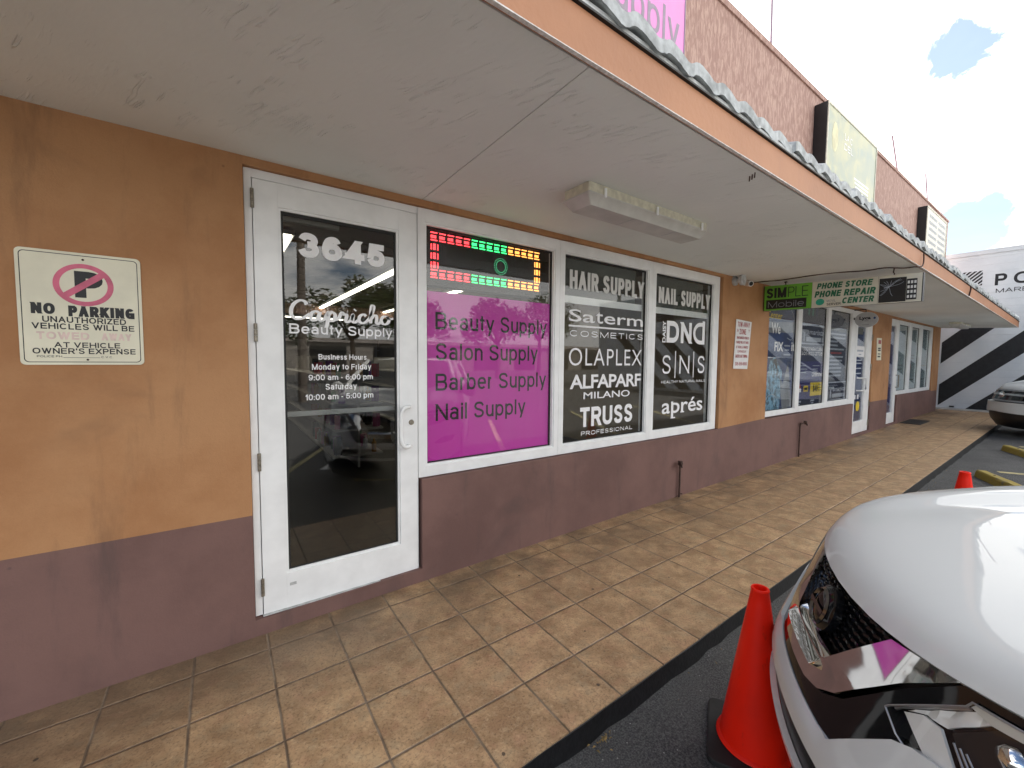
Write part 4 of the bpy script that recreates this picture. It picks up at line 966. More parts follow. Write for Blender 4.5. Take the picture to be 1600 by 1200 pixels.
# ------------------------------------------------------------------ neighbour building
nb = thing('striped_building', 'white block building with black diagonal stripes beyond the shops', 'building', (18, -3, 0))
XN = 18.0
mb = MB(); mb.box(XN, -14, -.1, XN+12, 6, 4.72); mb.build('wall', M['nbwall'], nb)
MB().box(XN-.03, -14.03, 4.72, XN+12, 6, 4.84).build('coping', M['nbwall'], nb)
MB().box(XN-.05, -14, .1, XN-.001, .55, .24).build('footing', M['conc'], nb)
st_ = MB()
for k in range(0, 14):
    top = 2.21+1.275*(2-k) if False else None
for k in range(-8, 3):
    c = .94+.07+1.275*k     # z of a stripe's upper edge where y = 0 : z = c - y
    poly = []
    lo, hi = .245, 2.95
    # stripe between z = c-.64-y and z = c-y, y from .07 down to -13
    def clipz(P, s, lim):
        out = []
        for i in range(len(P)):
            a, b = P[i], P[(i+1) % len(P)]; ia, ib = s*(a[1]-lim) <= 0, s*(b[1]-lim) <= 0
            if ia: out.append(a)
            if ia != ib:
                t = (lim-a[1])/(b[1]-a[1]); out.append((a[0]+(b[0]-a[0])*t, lim))
        return out
    P = [(.07, c-.07), (-13, c+13), (-13, c-.64+13), (.07, c-.64-.07)]
    P = clipz(P, 1, hi); P = clipz(P, -1, lo) if P else P
    if len(P) > 2: st_.prism(P, (XN-.004, 0, 0), (0, 1, 0), (0, 0, 1), (1, 0, 0), .003)
st_.build('stripe', M['nbblack'], nb)
mb = MB()
for k in range(8):
    y = -.26-k*.052; P = [(y, 3.84), (y-.026, 3.84), (y-.026-.30, 4.27), (y-.30, 4.27)]
    P = [(max(-.67, min(-.24, p[0])), p[1]) for p in P]
lo_ = MB()
for k in range(9):
    # diagonal bars of the square emblem
    c = 3.45+k*.105
    P = [(-.27, c-.27*-1-.27), (-.66, c+.39), (-.66, c+.45), (-.27, c+.06)]
    P = [(p[0], p[1]) for p in P]; P = clipz(P, 1, 4.26); P = clipz(P, -1, 3.84) if P else P
    if len(P) > 2: lo_.prism(P, (XN-.004, 0, 0), (0, 1, 0), (0, 0, 1), (1, 0, 0), .003)
lo_.build('emblem', M['nbblack'], nb)
def ntext(st, y0, y1, z, c, bold):
    mb = MB(); stroke_text(mb, st, 0, y0-y1, 0, c, (XN-.003, y0, z), (0, -1, 0), (0, 0, 1), (-1, 0, 0), bold); mb.build('lettering', M['nbblack'], nb)
ntext('P', -.90, -1.12, 3.80, .32, .19); ntext('O', -1.24, -1.56, 3.80, .32, .19); ntext('MARBLE', -.93, -1.78, 3.59, .115, .14)
MB().box(XN-.04, -.28, .27, XN-.001, -.18, .31).build('vent', M['black'], nb)

# ------------------------------------------------------------------ cones, stops, lines
def cone_proto():
    root = thing('traffic_cone', 'tall orange-red cone on black base beside white car', 'traffic cone', (0, 0, 0))
    q = .18; r = .035
    MB().prism(rrect(-q, -q, q, q, r), (0, 0, 0), (1, 0, 0), (0, 1, 0), (0, 0, 1), .028).build('base', M['rubber'], root, bevel=.006, local=True)
    pr_ = [(.142, .030), (.146, .034), (.143, .040), (.132, .046)]+[(.132+(.034-.132)*t, .046+(.700-.046)*t) for t in [k/14 for k in range(1, 15)]]+[(.036, .706), (.033, .712), (.026, .712), (.022, .700), (.030, .55)]
    MB().lathe(pr_, n=40).build('cone', M['redcone'], root, smooth=True, local=True)
    return root
k1 = cone_proto(); k1.location = (1.845, -1.925, -.085); k1.rotation_euler = (0, 0, math.radians(28)); k1['group'] = 'traffic cones in the parking bays'
k2 = copy_tree(k1); k2.location = (5.10, -2.105, gz(5.1)-.10); k2['label'] = 'far orange-red cone partly hidden behind the white bonnet'
TH = math.radians(31.3)
def stop_proto():
    root = thing('wheel_stop', 'yellow wheel stop under the near white car', 'wheel stop', (0, 0, 0))
    mb = MB(); n = 16; rr = random.Random(8); prof = [(-.075, 0), (-.06, .085), (-.045, .105), (.045, .105), (.06, .085), (.075, 0)]
    vs = []
    for i in range(n+1):
        x = -.9+1.8*i/n
        for a, b in prof: vs.append((x, a+rr.uniform(-.003, .003), max(0, b+rr.uniform(-.004, .003) if b else 0)))
    m_ = len(prof); fs = [tuple(range(m_)), tuple(n*m_+k for k in reversed(range(m_)))]
    for i in range(n):
        for k in range(m_-1): fs.append((i*m_+k, i*m_+k+1, (i+1)*m_+k+1, (i+1)*m_+k))
    mb.add(vs, fs); mb.build('block', M['stop'], root, local=True)
    for x in (-.6, .6): MB().lathe([(.0, .108), (.012, .108), (.014, .104)], (x, 0, 0), n=10).build('bolt', M['rust'], root, local=True)
    return root
s0 = stop_proto(); s0['group'] = 'wheel stops along the parking bays'
stops = [(2.25, -2.62, None), (7.85, -2.27, 'chipped yellow wheel stop in the bay beyond the far cone'), (10.65, -2.27, 'yellow wheel stop in the empty bay before the far car'), (13.55, -2.35, 'yellow wheel stop under the far parked car')]
for k, (x, y, lab) in enumerate(stops):
    o = s0 if k == 0 else copy_tree(s0)
    o.location = (x, y, gz(x)-.10); o.rotation_euler = (0, 0, math.radians(28))
    if lab: o['label'] = lab
mb = MB()
hd = Vector((-math.sin(math.radians(28)), math.cos(math.radians(28)), 0)); rt = Vector((hd.y, -hd.x, 0))
for x in (-3.3, -.35, 3.4, 6.35, 9.2, 12.1, 15.0):
    p = Vector((x, -1.95, 0)); a = [p+rt*.05, p-rt*.05, p-rt*.05-hd*5.2, p+rt*.05-hd*5.2]
    mb.add([(q.x, q.y, gz(q.x)-.096) for q in a], [(0, 1, 2, 3)])
tag(mb.build('bay_lines', M['line']), kind='structure')
# leaf litter by the kerb
mb = MB(); rr = random.Random(21)
for k in range(70):
    if k < 22: x, y = rr.gauss(1.33, .03), rr.gauss(-1.535, .010)
    else: x = rr.uniform(.6, 9); y = ye(x)-.03-abs(rr.gauss(0, .06))
    a = rr.uniform(0, 6.28); l = rr.uniform(.004, .011); wd_ = l*rr.uniform(.25, .5); z = gz(x)-.095
    ca, sa = math.cos(a), math.sin(a)
    mb.add([(x+ca*u-sa*v_, y+sa*u+ca*v_, z+h_) for u, v_, h_ in ((-l, 0, 0), (0, wd_, rr.uniform(.002, .01)), (l, 0, rr.uniform(0, .012)), (0, -wd_, rr.uniform(.002, .008)))], [(0, 1, 2, 3)])
tag(mb.build('leaf_litter', M['dryleaf']), 'scattered dry leaf bits along the foot of the kerb', 'litter', kind='stuff')

# ------------------------------------------------------------------ cars
def lerp(x, xs, ys): return float(np.interp(x, xs, ys))
_nw = np.linspace(.1, 1.3, 241)
_nc = np.interp(_nw, [.15, .25, .35, .5, .6, .68, .75, .85, 1.0, 1.2], [-.16, -.10, -.03, 0, 0, -.03, -.06, -.10, -.15, -.2])
_nc = np.convolve(np.pad(_nc, 8, mode='edge'), np.hanning(19)[1:-1]/np.hanning(19).sum(), mode='valid')
def nose_c(w): return lerp(w, _nw, _nc)
def nose_plan(u): a = min(abs(u), .93); return .3025*a*a+.5989*a**4+.0295*a**8
def nose(u, w): return nose_c(w)-nose_plan(u)
def mirror(half): return half+[(-u, w) for u, w in reversed(half) if u > 1e-6]
def dens(poly, st=.03):
    out = []
    for i in range(len(poly)):
        a, b = Vector(poly[i]), Vector(poly[(i+1) % len(poly)]); n = max(1, int((b-a).length/st))
        for k in range(n): out.append(a+(b-a)*k/n)
    return out
def inside(p, poly):
    c = False; n = len(poly)
    for i in range(n):
        a, b = poly[i], poly[i-1]
        if (a[1] > p[1]) != (b[1] > p[1]) and p[0] < (b[0]-a[0])*(p[1]-a[1])/(b[1]-a[1])+a[0]: c = not c
    return c
def patch(poly, off, thick, name, mat, parent, step=.025, fmap=None, offf=None, smooth=40):
    """a panel whose front outline is poly (u, w), laid on the car's nose surface with real thickness"""
    B = dens(poly, step); n = len(B); pts = [Vector((p.x, p.y)) for p in B]
    us = [p.x for p in B]; ws = [p.y for p in B]; Bt = [(p.x, p.y) for p in B]
    u = min(us)+step*.5
    while u < max(us):
        w_ = min(ws)+step*.5
        while w_ < max(ws):
            if inside((u, w_), Bt) and min((q.x-u)**2+(q.y-w_)**2 for q in B) > (step*.5)**2: pts.append(Vector((u+random.uniform(-1, 1)*step*.02, w_)))
            w_ += step
        u += step
    V2, E2, F2, *_ = geometry.delaunay_2d_cdt(pts, [(i, (i+1) % n) for i in range(n)], [], 1, 1e-6)
    F2 = [f for f in F2 if inside((sum(V2[i].x for i in f)/len(f), sum(V2[i].y for i in f)/len(f)), Bt)]
    fm = fmap or (lambda u, w_: Vector((u, nose(u, w_), w_)))
    def nrm(u, w_):
        e = .004; a = fm(u+e, w_)-fm(u-e, w_); b = fm(u, w_+e)-fm(u, w_-e); q = b.cross(a)
        q = q.normalized() if q.length else Vector((0, 1, 0))
        return q if q.y > -1e-3 or abs(q.y) < .05 else -q
    top = []; bot = []
    for p in V2:
        q = fm(p.x, p.y); nn = nrm(p.x, p.y)
        if nn.y < 0: nn = -nn
        o = off+(offf(p.x, p.y) if offf else 0); top.append(q+nn*o); bot.append(q+nn*(o-thick))
    cnt = {}
    for f in F2:
        for i in range(len(f)):
            e = (f[i], f[(i+1) % len(f)]); cnt[tuple(sorted(e))] = cnt.get(tuple(sorted(e)), []) + [e]
    m_ = len(top); fs = [tuple(f) for f in F2]
    for k, v_ in cnt.items():
        if len(v_) == 1: a, b = v_[0]; fs.append((b, a, a+m_, b+m_))
    mb = MB(); mb.add(top+bot, fs); o = mb.build(name, mat, parent, local=True)
    me = o.data; bm = bmesh.new(); bm.from_mesh(me)
    bmesh.ops.delete(bm, geom=[v_ for v_ in bm.verts if not v_.link_faces], context='VERTS')
    bm.to_mesh(me); bm.free(); set_smooth(me, smooth); return o
def w_edge(u): return .972+.1163*min(abs(u), .6)**2
def hood_w(u, v):
    we = w_edge(u); s_ = max(0, nose(u, we)-v)
    r = 1.467*lerp(s_, [0, .02, .05, .10, .18, .4, .8, 1.2], [0, .022, .042, .060, .078, .112, .152, .178])
    a = abs(u); bul = .014*math.exp(-((a-.53)/.05)**2)*min(1, s_/.40) - .008*math.exp(-((a-.40)/.07)**2)*min(1, s_/.3)
    fal = .035*max(0, (a-.66)/.24)**2+.012*max(0, (a-.86)/.05)**2
    return we+r+bul-fal+.010*(1-min(1, a/.45)**2)*min(1, s_/.5)
def car(name, label, style, loc, rz, paint_mat):
    root = thing(name, label, 'car', loc, rz)
    body = None
    # bonnet and wing tops
    US = [-.90, -.885, -.86, -.83, -.79, -.75, -.70, -.66, -.62, -.58, -.54, -.50, -.45, -.40, -.34, -.27, -.2, -.1, 0]
    US = US+[-u for u in reversed(US[:-1])]
    SS = [0, .008, .02, .035, .055, .08, .11, .15, .2, .27, .36, .47, .6, .75, .92, 1.08]
    P = []
    for s_ in SS:
        for u in US:
            v0 = nose(u, w_edge(u)); v = v0+(-1.32-v0)*(s_/1.08); P.append((u, v, hood_w(u, v)))
    nU = len(US); fs = [(i*nU+k, i*nU+k+1, (i+1)*nU+k+1, (i+1)*nU+k) for i in range(len(SS)-1) for k in range(nU-1)]
    lowr = [(u, nose(u, w_edge(u))-.012, w_edge(u)-.010) for u in US]; o = len(P)
    P += lowr; fs += [(k+1, k, o+k, o+k+1) for k in range(nU-1)]
    MB().add(P, fs).build('bonnet', paint_mat, root, smooth=45, local=True)
    sl_ = MB()
    for sg in (-1, 1): sl_.tube([(sg*.815, v_, hood_w(.815, v_)-.0015) for v_ in [nose(.815, 1.0)-.02-k*.03 for k in range(20)] if v_ > -1.31], .0028, 5)
    sl_.build('shut_line', M['black'], root, local=True)
    # body side, one sheet per side joined at the rear and below
    VS = [-.70, -.735, -.76, -.80, -.88, -.96, -1.04, -1.12, -1.20, -1.28, -1.36, -1.44, -1.48, -1.505, -1.6, -1.9, -2.3, -2.7, -3.0, -3.24, -3.30, -3.38, -3.46, -3.56, -3.66, -3.76, -3.86, -3.94, -4.0, -4.06, -4.2, -4.4, -4.55, -4.62]
    ax1, ax2, ra = -1.12, -3.66, .385
    def low(v):
        for a in (ax1, ax2):
            if abs(v-a) < ra: return .34+math.sqrt(ra*ra-(v-a)**2)
        return .26
    def topw(v): return hood_w(.90, v)-.0 if v > -1.3 else lerp(-v, [1.3, 1.6, 3.5, 4.62], [hood_w(.90, -1.3), 1.16, 1.17, 1.10])
    body = MB(); K = 9
    for sg in (-1, 1):
        P = []
        for v in VS:
            tw_ = topw(v); lw = low(v); rear = max(0, (-v-4.2)/.42)
            for k in range(K):
                t = k/(K-1); w_ = tw_+(lw-tw_)*t
                hw = .90+.028*math.sin(min(1, t*3)*math.pi/2)-.02*max(0, .5-w_)-.10*rear**2+.008*math.exp(-((w_-.95)/.03)**2)
                if v > -.8: hw -= .008*((v+.8)/.1)
                P.append((sg*hw, v, w_))
        body.add(P, [(i*K+k, i*K+k+1, (i+1)*K+k+1, (i+1)*K+k) for i in range(len(VS)-1) for k in range(K-1)])
    body.add([(-.82, -4.62, 1.10), (.82, -4.62, 1.10), (.82, -4.66, .30), (-.82, -4.66, .30), (-.80, -4.45, 1.12), (.80, -4.45, 1.12)], [(0, 1, 2, 3), (0, 4, 5, 1)])
    body.add([(-.9, -.5, .22), (.9, -.5, .22), (.9, -4.6, .28), (-.9, -4.6, .28)], [(0, 1, 2, 3)])
    # roof and pillars
    A = [(-.78, -1.18, 1.165), (.78, -1.18, 1.165), (.60, -1.98, 1.66), (-.60, -1.98, 1.66)]
    roofp = []
    RV = [-1.95, -2.15, -2.6, -3.2, -3.8, -4.15, -4.3]
    for v in RV:
        for u in (-.66, -.60, -.4, 0, .4, .60, .66):
            roofp.append((u, v, lerp(-v, [1.95, 2.15, 2.6, 3.2, 3.8, 4.15, 4.3], [1.645, 1.675, 1.70, 1.70, 1.675, 1.63, 1.58])-.045*(abs(u)/.66)**3))
    body.add(roofp, [(i*7+k, i*7+k+1, (i+1)*7+k+1, (i+1)*7+k) for i in range(6) for k in range(6)])
    for sg in (-1, 1):
        def pil(pts, wd=.045):
            body.tube([(sg*p[0], p[1], p[2]) for p in pts], wd, 6)
        pil([(.84, -1.26, 1.18), (.76, -1.58, 1.40), (.665, -1.98, 1.625)], .04); pil([(.87, -2.75, 1.12), (.66, -2.78, 1.655)], .05); pil([(.87, -4.35, 1.12), (.67, -4.1, 1.60)], .075)
    body.build('body', paint_mat, root, smooth=40, local=True)
    gl = MB(); gl.add([(-.80, -1.26, 1.205), (.80, -1.26, 1.205), (.63, -1.97, 1.640), (-.63, -1.97, 1.640), (0, -1.21, 1.225), (0, -1.95, 1.665)], [(0, 4, 5, 3), (4, 1, 2, 5)]); gl.build('windscreen', M['carglass'], root, smooth=True, local=True)
    for sg in (-1, 1):
        MB().add([(sg*.885, -1.34, 1.13), (sg*.885, -2.72, 1.13), (sg*.665, -2.75, 1.64), (sg*.67, -2.0, 1.61)], [(0, 1, 2, 3)]).build('side_window', M['carglass'], root, local=True)
        MB().add([(sg*.885, -2.78, 1.13), (sg*.88, -4.35, 1.13), (sg*.675, -4.12, 1.58), (sg*.665, -2.80, 1.64)], [(0, 1, 2, 3)]).build('side_window', M['carglass'], root, local=True)
        MB().lathe([(.01, -.05), (.08, -.045), (.115, .0), (.10, .05), (.02, .055)], (sg*1.02, -1.55, 1.20), 'y', 14).build('mirror', paint_mat, root, smooth=True, local=True)
        for a in (ax1, ax2):
            wh = MB().lathe([(.20, -.11), (.30, -.115), (.335, -.09), (.345, 0), (.335, .09), (.30, .115), (.20, .11)], (sg*.80, a, .345), 'x', 36).build('wheel', M['tyre'], root, smooth=True, local=True)
            rm = MB(); rm.lathe([(.195, -.02*sg), (.215, .075*sg), (.205, .10*sg), (.19, .05*sg)], (sg*.80, a, .345), 'x', 30)
            for k in range(5):
                t = 2*math.pi*k/5; rm.tube([(sg*.88, a, .345), (sg*.885, a+.19*math.cos(t), .345+.19*math.sin(t))], [.035, .022], 6)
            rm.lathe([(0, .09*sg), (.05, .09*sg), (.06, .05*sg)], (sg*.80, a, .345), 'x', 16); rm.build('rim', M['rim'], wh, smooth=True, local=True)
    # dark wheel wells
    ww = MB()
    for sg in (-1, 1):
        for a in (ax1, ax2): ww.add([(sg*(.90 if k else .55), a+.384*math.cos(math.pi*t/12), .34+.384*math.sin(math.pi*t/12)) for t in range(13) for k in (0, 1)], [(2*t, 2*t+1, 2*t+3, 2*t+2) for t in range(12)])
    ww.build('wheel_well', M['black'], root, local=True)
    # ---- nose
    full = mirror([(0, .19), (.5, .19), (.80, .22), (.905, .30), (.915, .6), (.915, .90), (.90, .99), (.80, 1.028), (.60, 1.030), (.45, 1.000), (.3, .978), (.15, .966), (0, .960)])
    patch(full, -.035, .02, 'nose_backing', M['black'], root, .05)
    if style == 'near':
        side = mirror([(0, .657), (.24, .657), (.30, .662), (.342, .714), (.405, .795), (.410, .812), (.366, .842), (.372, .853), (.474, .963), (.478, .978), (.56, .986), (.72, .992), (.84, .982), (.905, .945), (.908, .985), (.80, 1.006), (.60, 1.006), (.452, .992), (.372, .905), (.258, .760), (.195, .719), (.12, .702), (0, .699)])
        patch(side, -.004, .03, 'grille_surround', M['gloss'], root, .03)
        grp = mirror([(0, .785), (.15, .785), (.21, .87), (.295, .975), (.15, .962), (0, .958)])
        patch(grp, -.028, .01, 'grille', M['gloss'], root, .04)
        gm = MB()
        for j in range(9):
            w_ = .795+j*.0205; um = lerp(w_, [.785, .87, .975], [.15, .21, .295])-.006; n_ = int(um*2/.034)
            for k in range(n_+1):
                u = -um+2*um*k/max(1, n_)+(.5 if j % 2 else 0)*2*um/max(1, n_)
                if abs(u) > um or w_ > w_edge(u)-.015: continue
                L = .012; y = lambda uu, zz_: nose(uu, zz_)-.018
                gm.add([(u-L, y(u, w_)-.006, w_+.001), (u-L*.6, y(u, w_), w_+.0055), (u+L*.6, y(u, w_), w_+.0055), (u+L, y(u, w_)-.006, w_+.001), (u+L*.6, y(u, w_)-.001, w_-.0045), (u-L*.6, y(u, w_)-.001, w_-.0045)], [(0, 1, 2, 3, 4, 5)])
                gm.tube([(u-L*1.35, y(u, w_)-.008, w_), (u+L*1.35, y(u, w_)-.008, w_)], .0035, 5)
        gm.build('grille_mesh', M['gloss'], root, local=True)
        vm = [(0, .702), (.12, .705), (.19, .722), (.248, .760), (.362, .908), (.445, .993), (.40, .988), (.288, .972), (.205, .868), (.152, .795), (.135, .786), (0, .786)]
        patch(mirror(vm), .012, .045, 'chrome_trim', M['chrome'], root, .018, offf=lambda u, w_: -.016*min(1, max(0, (w_-.80)/.17)), smooth=25)
        lp = MB(); n_ = 40; P = []
        for i in range(n_+1):
            u = -.160+.320*i/n_; e = min(1, (1-abs(2*i/n_-1))/.10); hb = .756+.014*(1-e); ht = .799
            P += [(u, nose(u, hb)+.004, hb), (u, nose(u, hb)+.014+.016*e, hb+.008), (u, nose(u, ht)-.004+.010*e, ht-.004), (u, nose(u, ht)-.012, ht)]
        lp.add(P, [(i*4+k, i*4+k+1, i*4+k+5, i*4+k+4) for i in range(n_) for k in range(3)]+[(0, 1, 2, 3), (4*n_+3, 4*n_+2, 4*n_+1, 4*n_)])
        lp.build('chrome_lip', M['chrome'], root, smooth=30, local=True)
        badge = MB(); bc = Vector((0, nose(0, .872)-.012, .872)); tl = Matrix.Rotation(math.radians(18), 3, 'X')
        def ringpts(r0, r1, h0, h1, n=36):
            P = []
            for r_, h_ in ((r0, h0), ((r0+r1)/2, h1), (r1, h0)):
                for k in range(n): P.append(bc+tl @ Vector((r_*math.cos(2*math.pi*k/n), h_, r_*math.sin(2*math.pi*k/n))))
            return P, [(i*n+k, i*n+(k+1) % n, (i+1)*n+(k+1) % n, (i+1)*n+k) for i in range(2) for k in range(n)]
        dm = MB(); n = 36; P = []
        for r_, h_ in ((.074, -.01), (.074, .012), (.060, .024), (.03, .029), (.001, .031)):
            for k in range(n): P.append(bc+tl @ Vector((r_*math.cos(2*math.pi*k/n), h_, r_*math.sin(2*math.pi*k/n))))
        dm.add(P, [(i*n+k, i*n+(k+1) % n, (i+1)*n+(k+1) % n, (i+1)*n+k) for i in range(4) for k in range(n)])
        bd = dm.build('badge', M['gloss'], root, smooth=True, local=True)
        badge.add(*ringpts(.060, .049, .026, .033))
        q = [bc+tl @ Vector((x, .036, z)) for x, z in ((-.056, -.007), (.056, -.007), (.056, .007), (-.056, .007))]; badge.add(q, [(0, 1, 2, 3)])
        badge.build('emblem', basic('dark_chrome', (.22, .22, .22), .12, .05, Metallic=1.0), bd, smooth=True, local=True)
        wb = [(0, .657), (.24, .657), (.30, .662), (.342, .714), (.41, .797), (.444, .816), (.49, .824), (.70, .848), (.86, .90), (.912, .96), (.918, .6), (.912, .42), (.75, .36), (.62, .40), (.51, .50), (.46, .575), (.30, .587), (0, .589)]
        patch(mirror(wb), .010, .04, 'bumper', paint_mat, root, .022, offf=lambda u, w_: -.010*math.exp(-((w_-.657)/.008)**2) if abs(u) < .3 else 0, smooth=35)
        for sg in (1, -1):
            patch([(sg*u, w_) for u, w_ in ((.61, .615), (.70, .595), (.82, .60), (.85, .66), (.72, .672))], .014, .01, 'fog_vent', M['black'], root, .03)
        lowp = mirror([(0, .584), (.455, .570), (.505, .49), (.62, .39), (.75, .35), (.905, .40), (.90, .30), (.78, .22), (.5, .19), (0, .19)])
        patch(lowp, -.006, .02, 'lower_grille', M['black'], root, .03)
        patch(mirror([(0, .478), (.40, .486), (.52, .505), (.50, .475), (.38, .460), (0, .452)]), .016, .02, 'skid_strip', M['satin'], root, .03)
        for sg in (1, -1):
            T = lambda L: [(sg*u, w_) for u, w_ in L]
            LN = [(.364, .842), (.370, .852), (.474, .962), (.478, .976), (.56, .984), (.72, .990), (.84, .980), (.895, .940), (.86, .890), (.70, .832), (.55, .800), (.47, .797), (.446, .800), (.408, .813)]
            hl = patch(T(LN), -.022, .01, 'headlamp', M['gloss'], root, .025)
            patch(T([(.388, .864), (.480, .960), (.506, .958), (.458, .892), (.421, .887)]), -.010, .008, 'reflector', M['satin'], hl, .012, offf=lambda u, w_: .004*math.sin(abs(u)*190)-.25*max(0, w_-.90)**1.5)
            patch(T([(.386, .858), (.421, .884), (.456, .887), (.522, .806), (.470, .804)]), -.012, .008, 'reflector', M['satin'], hl, .012, offf=lambda u, w_: .10*((abs(u)-.37)-(.86-w_)))
            patch(T([(.376, .850), (.384, .862), (.476, .957), (.472, .962), (.372, .853)]), -.002, .006, 'trim', M['rim'], hl, .012)
            patch(T([(.466, .890), (.512, .954), (.70, .972), (.85, .962), (.87, .938), (.80, .90), (.60, .832), (.530, .808)]), -.014, .006, 'projector', M['black'], hl, .02)
            for cu_, cw_ in ((.535, .917), (.61, .925), (.69, .935), (.77, .942)):
                c_ = Vector((sg*cu_, nose(cu_, cw_)-.006, cw_)); MB().lathe([(.027, -.012), (.025, .002), (.018, .010), (.001, .014)], c_, 'y', 20).build('lamp_lens', M['chrome'], hl, smooth=True, local=True)
            rmb = MB(); lo2 = dens(LN+[], .03); rmb.tube([(sg*p.x, nose(p.x, p.y)+.005, p.y) for p in lo2]+[(sg*lo2[0].x, nose(lo2[0].x, lo2[0].y)+.005, lo2[0].y)], .0022, 6); rmb.build('lamp_rim', M['rim'], hl, smooth=True, local=True)
            mbk = MB()
            for k in range(3):
                pa = Vector((.476+k*.010, 0, .878-k*.001)); pb = Vector((.532+k*.012, 0, .812))
                mbk.tube([(sg*q.x, nose(q.x, q.z)-.006, q.z) for q in (pa, pa.lerp(pb, .5), pb)], .0022, 5)
            mbk.build('lamp_ribs', M['rim'], hl, local=True)
            patch(T([(.474, .963), (.479, .974), (.56, .981), (.72, .987), (.84, .977), (.878, .953), (.866, .943), (.83, .963), (.72, .972), (.57, .964), (.505, .955)]), -.003, .010, 'light_guide', M['drl'], hl, .02)
            patch(T([(u+(.004 if u < .45 else 0), w_) for u, w_ in LN]), .006, .004, 'lens', M['lampglass'], hl, .025)
    else:
        wb = mirror([(0, .70), (.60, .70), (.70, .74), (.905, .76), (.915, .6), (.91, .50), (.85, .46), (.6, .50), (0, .52)])
        patch(wb, .03, .06, 'bumper', paint_mat, root, .03, offf=lambda u, w_: .03*math.exp(-((w_-.70)/.05)**2))
        patch(mirror([(0, .52), (.6, .50), (.85, .46), (.91, .45), (.90, .28), (.5, .20), (0, .20)]), .0, .03, 'lower_grille', M['black'], root, .04)
        patch(mirror([(0, .735), (.58, .735), (.64, .78), (.66, .93), (.60, .985), (0, .985)]), .015, .04, 'grille_surround', basic('grey_trim', (.30, .31, .32), .35, .1), root, .03)
        patch(mirror([(0, .765), (.54, .765), (.59, .80), (.60, .915), (.55, .95), (0, .95)]), .025, .02, 'grille', M['gloss'], root, .03)
        patch(mirror([(0, .855), (.50, .855), (.55, .865), (.55, .885), (.50, .893), (0, .893)]), .040, .02, 'grille_bar', M['rim'], root, .03)
        MB().lathe([(.0, .05), (.06, .048), (.075, .03)], (0, nose(0, .87), .87), 'y', 24).build('badge', M['chrome'], root, smooth=True, local=True)
        for sg in (1, -1):
            hl = patch([(sg*u, w_) for u, w_ in ((.68, .76), (.67, .95), (.74, 1.0), (.86, .99), (.905, .95), (.90, .78))], .012, .03, 'headlamp', M['lampglass'], root, .03)
            patch([(sg*u, w_) for u, w_ in ((.69, .77), (.68, .94), (.74, .985), (.86, .975), (.895, .94), (.89, .79))], -.008, .01, 'reflector', M['satin'], hl, .03)
    return root
car('parked_car', 'glossy white car with bonnet and chrome grille close to the camera', 'near', (1.5264, -2.1372, -.086), TH, M['paint'])
car('parked_car', 'white car with dark grille bar nosing over the far kerb', 'far', (13.55, -1.50, gz(13.4)-.10), math.radians(30), M['paint'])

# ------------------------------------------------------------------ inside the near shop
for k, (x, y0, y1) in enumerate(((.61, 2.3, 3.3), (2.15, 3.0, 9.7), (3.73, 4.2, 5.9), (3.79, 7.2, 9.8), (.61, 6.2, 9.4))):
    t = thing('strip_light', ['lit strip light on the shop ceiling nearest the door', 'long lit strip light across the shop ceiling behind the door glass', 'lit strip light behind the magenta window film', 'lit strip light farther back behind the magenta film', 'lit strip light deep inside behind the left of the door'][k], 'ceiling light', (x, y0, 2.9), 0, 'strip lights on the shop ceiling')
    MB().box(x-.07, y0, 2.89, x+.07, y1, 2.935).build('tray', M['signwhite'], t); MB().box(x-.045, y0+.02, 2.865, x+.045, y1-.02, 2.889).build('tube', M['lit'], t)
mb = MB(); mb.box(1.4, 12.0, 2.865, 3.4, 12.09, 2.89)
t = thing('strip_light', 'lit strip light running crosswise at the back of the shop', 'ceiling light', (2.4, 12, 2.9), 0, 'strip lights on the shop ceiling'); MB().box(1.38, 11.98, 2.89, 3.42, 12.11, 2.935).build('tray', M['signwhite'], t); mb.build('tube', M['lit'], t)
def shelf(x, y0, y1, h, label, facing):
    t = thing('shelf_unit', label, 'shelf', (x, y0, .06))
    MB().box(x-.015, y0, .06, x+.015, y1, h).build('back_panel', M['shelf'], t)
    zs_ = [.22, .58, .94, 1.30]
    for z in zs_:
        if z < h-.1: MB().box(x-.34, y0, z, x+.34, y1, z+.025).build('shelf_board', M['shelf'], t)
    return [z+.025 for z in zs_ if z < h-.1]
units = [(-.35, 1.9, 6.5, 1.62, 'low shelf unit running into the shop behind the door'), (1.55, 3.2, 9.0, 1.62, 'shelf unit in the middle of the shop behind the door glass'), (3.4, 2.6, 8.6, 1.62, 'shelf unit running back behind the lettered windows')]
protos = []
for k, m_ in enumerate(PROD):
    b = MB()
    if k % 2: b.lathe([(.030, 0), (.034, .005), (.034, .13), (.026, .15), (.012, .155), (.012, .19), (.0, .19)], n=10)
    else: b.box(-.04, -.035, 0, .04, .035, .19+.03*(k % 3))
    protos.append(tag(b.build('product_bottle' if k % 2 else 'product_box', m_, smooth=bool(k % 2)), 'small product on a shelf inside the shop', 'product', 'products on the shop shelves'))
rr = random.Random(31); used = set()
for (x, y0, y1, h, lab) in units:
    for z in shelf(x, y0, y1, h, lab, 1):
        for sx in (-1, 1):
            for k in range(9):
                i = rr.randrange(len(protos)); o = protos[i]
                if i in used: o = protos[i].copy(); C.objects.link(o)
                used.add(i); o.location = (x+sx*rr.uniform(.18, .28), y0+.1+k*.24+rr.uniform(-.05, .05), z); o.rotation_euler = (0, 0, rr.uniform(0, 3))
bs = thing('shelf_unit', 'tall wall shelf at the back of the shop', 'shelf', (1.5, 14.9, .06)); MB().box(-2.3, 14.85, .06, 5.4, 14.9, 2.3).build('back_panel', M['shelf'], bs)
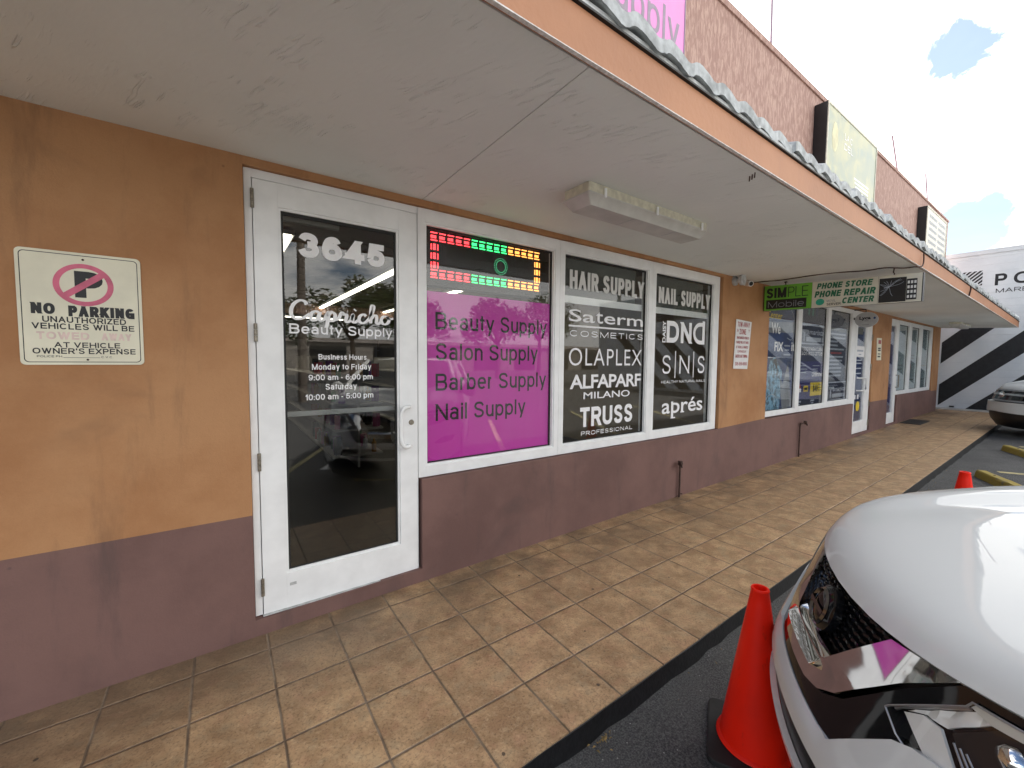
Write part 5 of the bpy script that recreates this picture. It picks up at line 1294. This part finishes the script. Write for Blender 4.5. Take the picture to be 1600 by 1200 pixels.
for z in (.4, .9, 1.4, 1.9): MB().box(-2.3, 14.5, z, 5.4, 14.849, z+.03).build('shelf_board', M['shelf'], bs)

# ------------------------------------------------------------------ across the lot (seen in the glass)
def tree(x, y, h, r, label, seed, dense=1.0):
    rr = random.Random(seed); z0 = gz(x)-.1; t = thing('tree', label, 'tree', (x, y, z0))
    tk = MB(); tk.tube([(x, y, z0), (x+.1, y, z0+h*.3), (x-.05, y+.1, z0+h*.6)], [.22, .16, .09], 8)
    cl = []
    for k in range(9):
        a = rr.uniform(0, 6.28); e = rr.uniform(.1, 1.2); L = r*rr.uniform(.55, 1.0); c_ = Vector((x+math.cos(a)*L*math.cos(e), y+math.sin(a)*L*math.cos(e), z0+h*.55+L*math.sin(e)*.9))
        tk.tube([(x, y, z0+h*.42), ((x+c_.x)/2, (y+c_.y)/2, (z0+h*.5+c_.z)/2+.2), c_], [.09, .05, .02], 6); cl.append((c_, r*rr.uniform(.3, .5)))
    tk.build('trunk', M['bark'], t, smooth=True)
    cr = MB()
    for k in range(int(2600*dense)):
        c_, q = rr.choice(cl); d_ = Vector((rr.gauss(0, 1), rr.gauss(0, 1), rr.gauss(0, .8))); p = c_+d_.normalized()*q*rr.uniform(.2, 1)**.5
        a = Vector((rr.gauss(0, 1), rr.gauss(0, 1), rr.gauss(0, .6))).normalized(); b = a.orthogonal().normalized(); L = rr.uniform(.10, .22)
        cr.add([p-a*L, p+b*L*.4, p+a*L, p-b*L*.4], [(0, 1, 2, 3)])
    cr.build('crown', M['leaf'], t)
tree(6.9, -25, 6.6, 2.9, 'broad leafy tree across the lot reflected in the door glass', 1)
tree(10.6, -26, 7.0, 2.9, 'rounded leafy tree next to the broad one across the lot', 2)
tree(17.5, -24, 6.2, 2.6, 'leafy tree across the lot reflected in the lettered windows', 3)
tree(2.6, -30, 6.0, 3.0, 'bushy tree across the lot behind the left utility pole', 5)
tree(14, -33, 6.4, 3.3, 'dense tree behind the others across the lot', 6)
tree(24, -27, 7.5, 3.2, 'tall leafy tree farthest along the street', 4)
for x, lab in ((2.5, 'wooden utility pole across the lot reflected left in the door'), (22, 'wooden utility pole farther along the street')):
    u = thing('utility_pole', lab, 'utility pole', (x, -14.5 if x < 10 else -16, -.1)); y = -14.5 if x < 10 else -16
    MB().tube([(x, y, -.1), (x+.05, y, 9.5)], [.17, .11], 10).build('pole', M['wood'], u, smooth=True); MB().box(x-1.1, y-.06, 8.6, x+1.2, y+.06, 8.75).build('cross_arm', M['wood'], u)
mb = MB()
for dx in (-.9, .2, 1.0): mb.tube(smoothpath([(-22+dx, -13.5, 8.6), (-9, -14, 8.0), (2.5+dx, -14.5, 8.78), (12, -15.2, 8.1), (22+dx, -16, 8.78), (40, -17, 8.3)], 6), .014, 5)
tag(mb.build('overhead_wires', M['black']), 'three sagging overhead wires between the utility poles', 'wires')
ob = thing('low_building', 'long low pale building across the street reflected in the glass', 'building', (10, -42, 0))
MB().box(-35, -50, -.3, 60, -42, 3.2).build('wall', basic('pale_stucco', (.22, .20, .18), .85, .08, 2), ob)
MB().box(-35.3, -50.3, 3.2, 60.3, -41.7, 3.6).build('roof', basic('grey_roof_band', (.28, .25, .23), .8), ob)
for k in range(14): MB().box(-30+k*6.2, -41.985, .3, -26.6+k*6.2, -41.9, 2.8).build('window', M['carglass'], ob)
for b in range(2):
    pass
print('objects', len(bpy.data.objects))
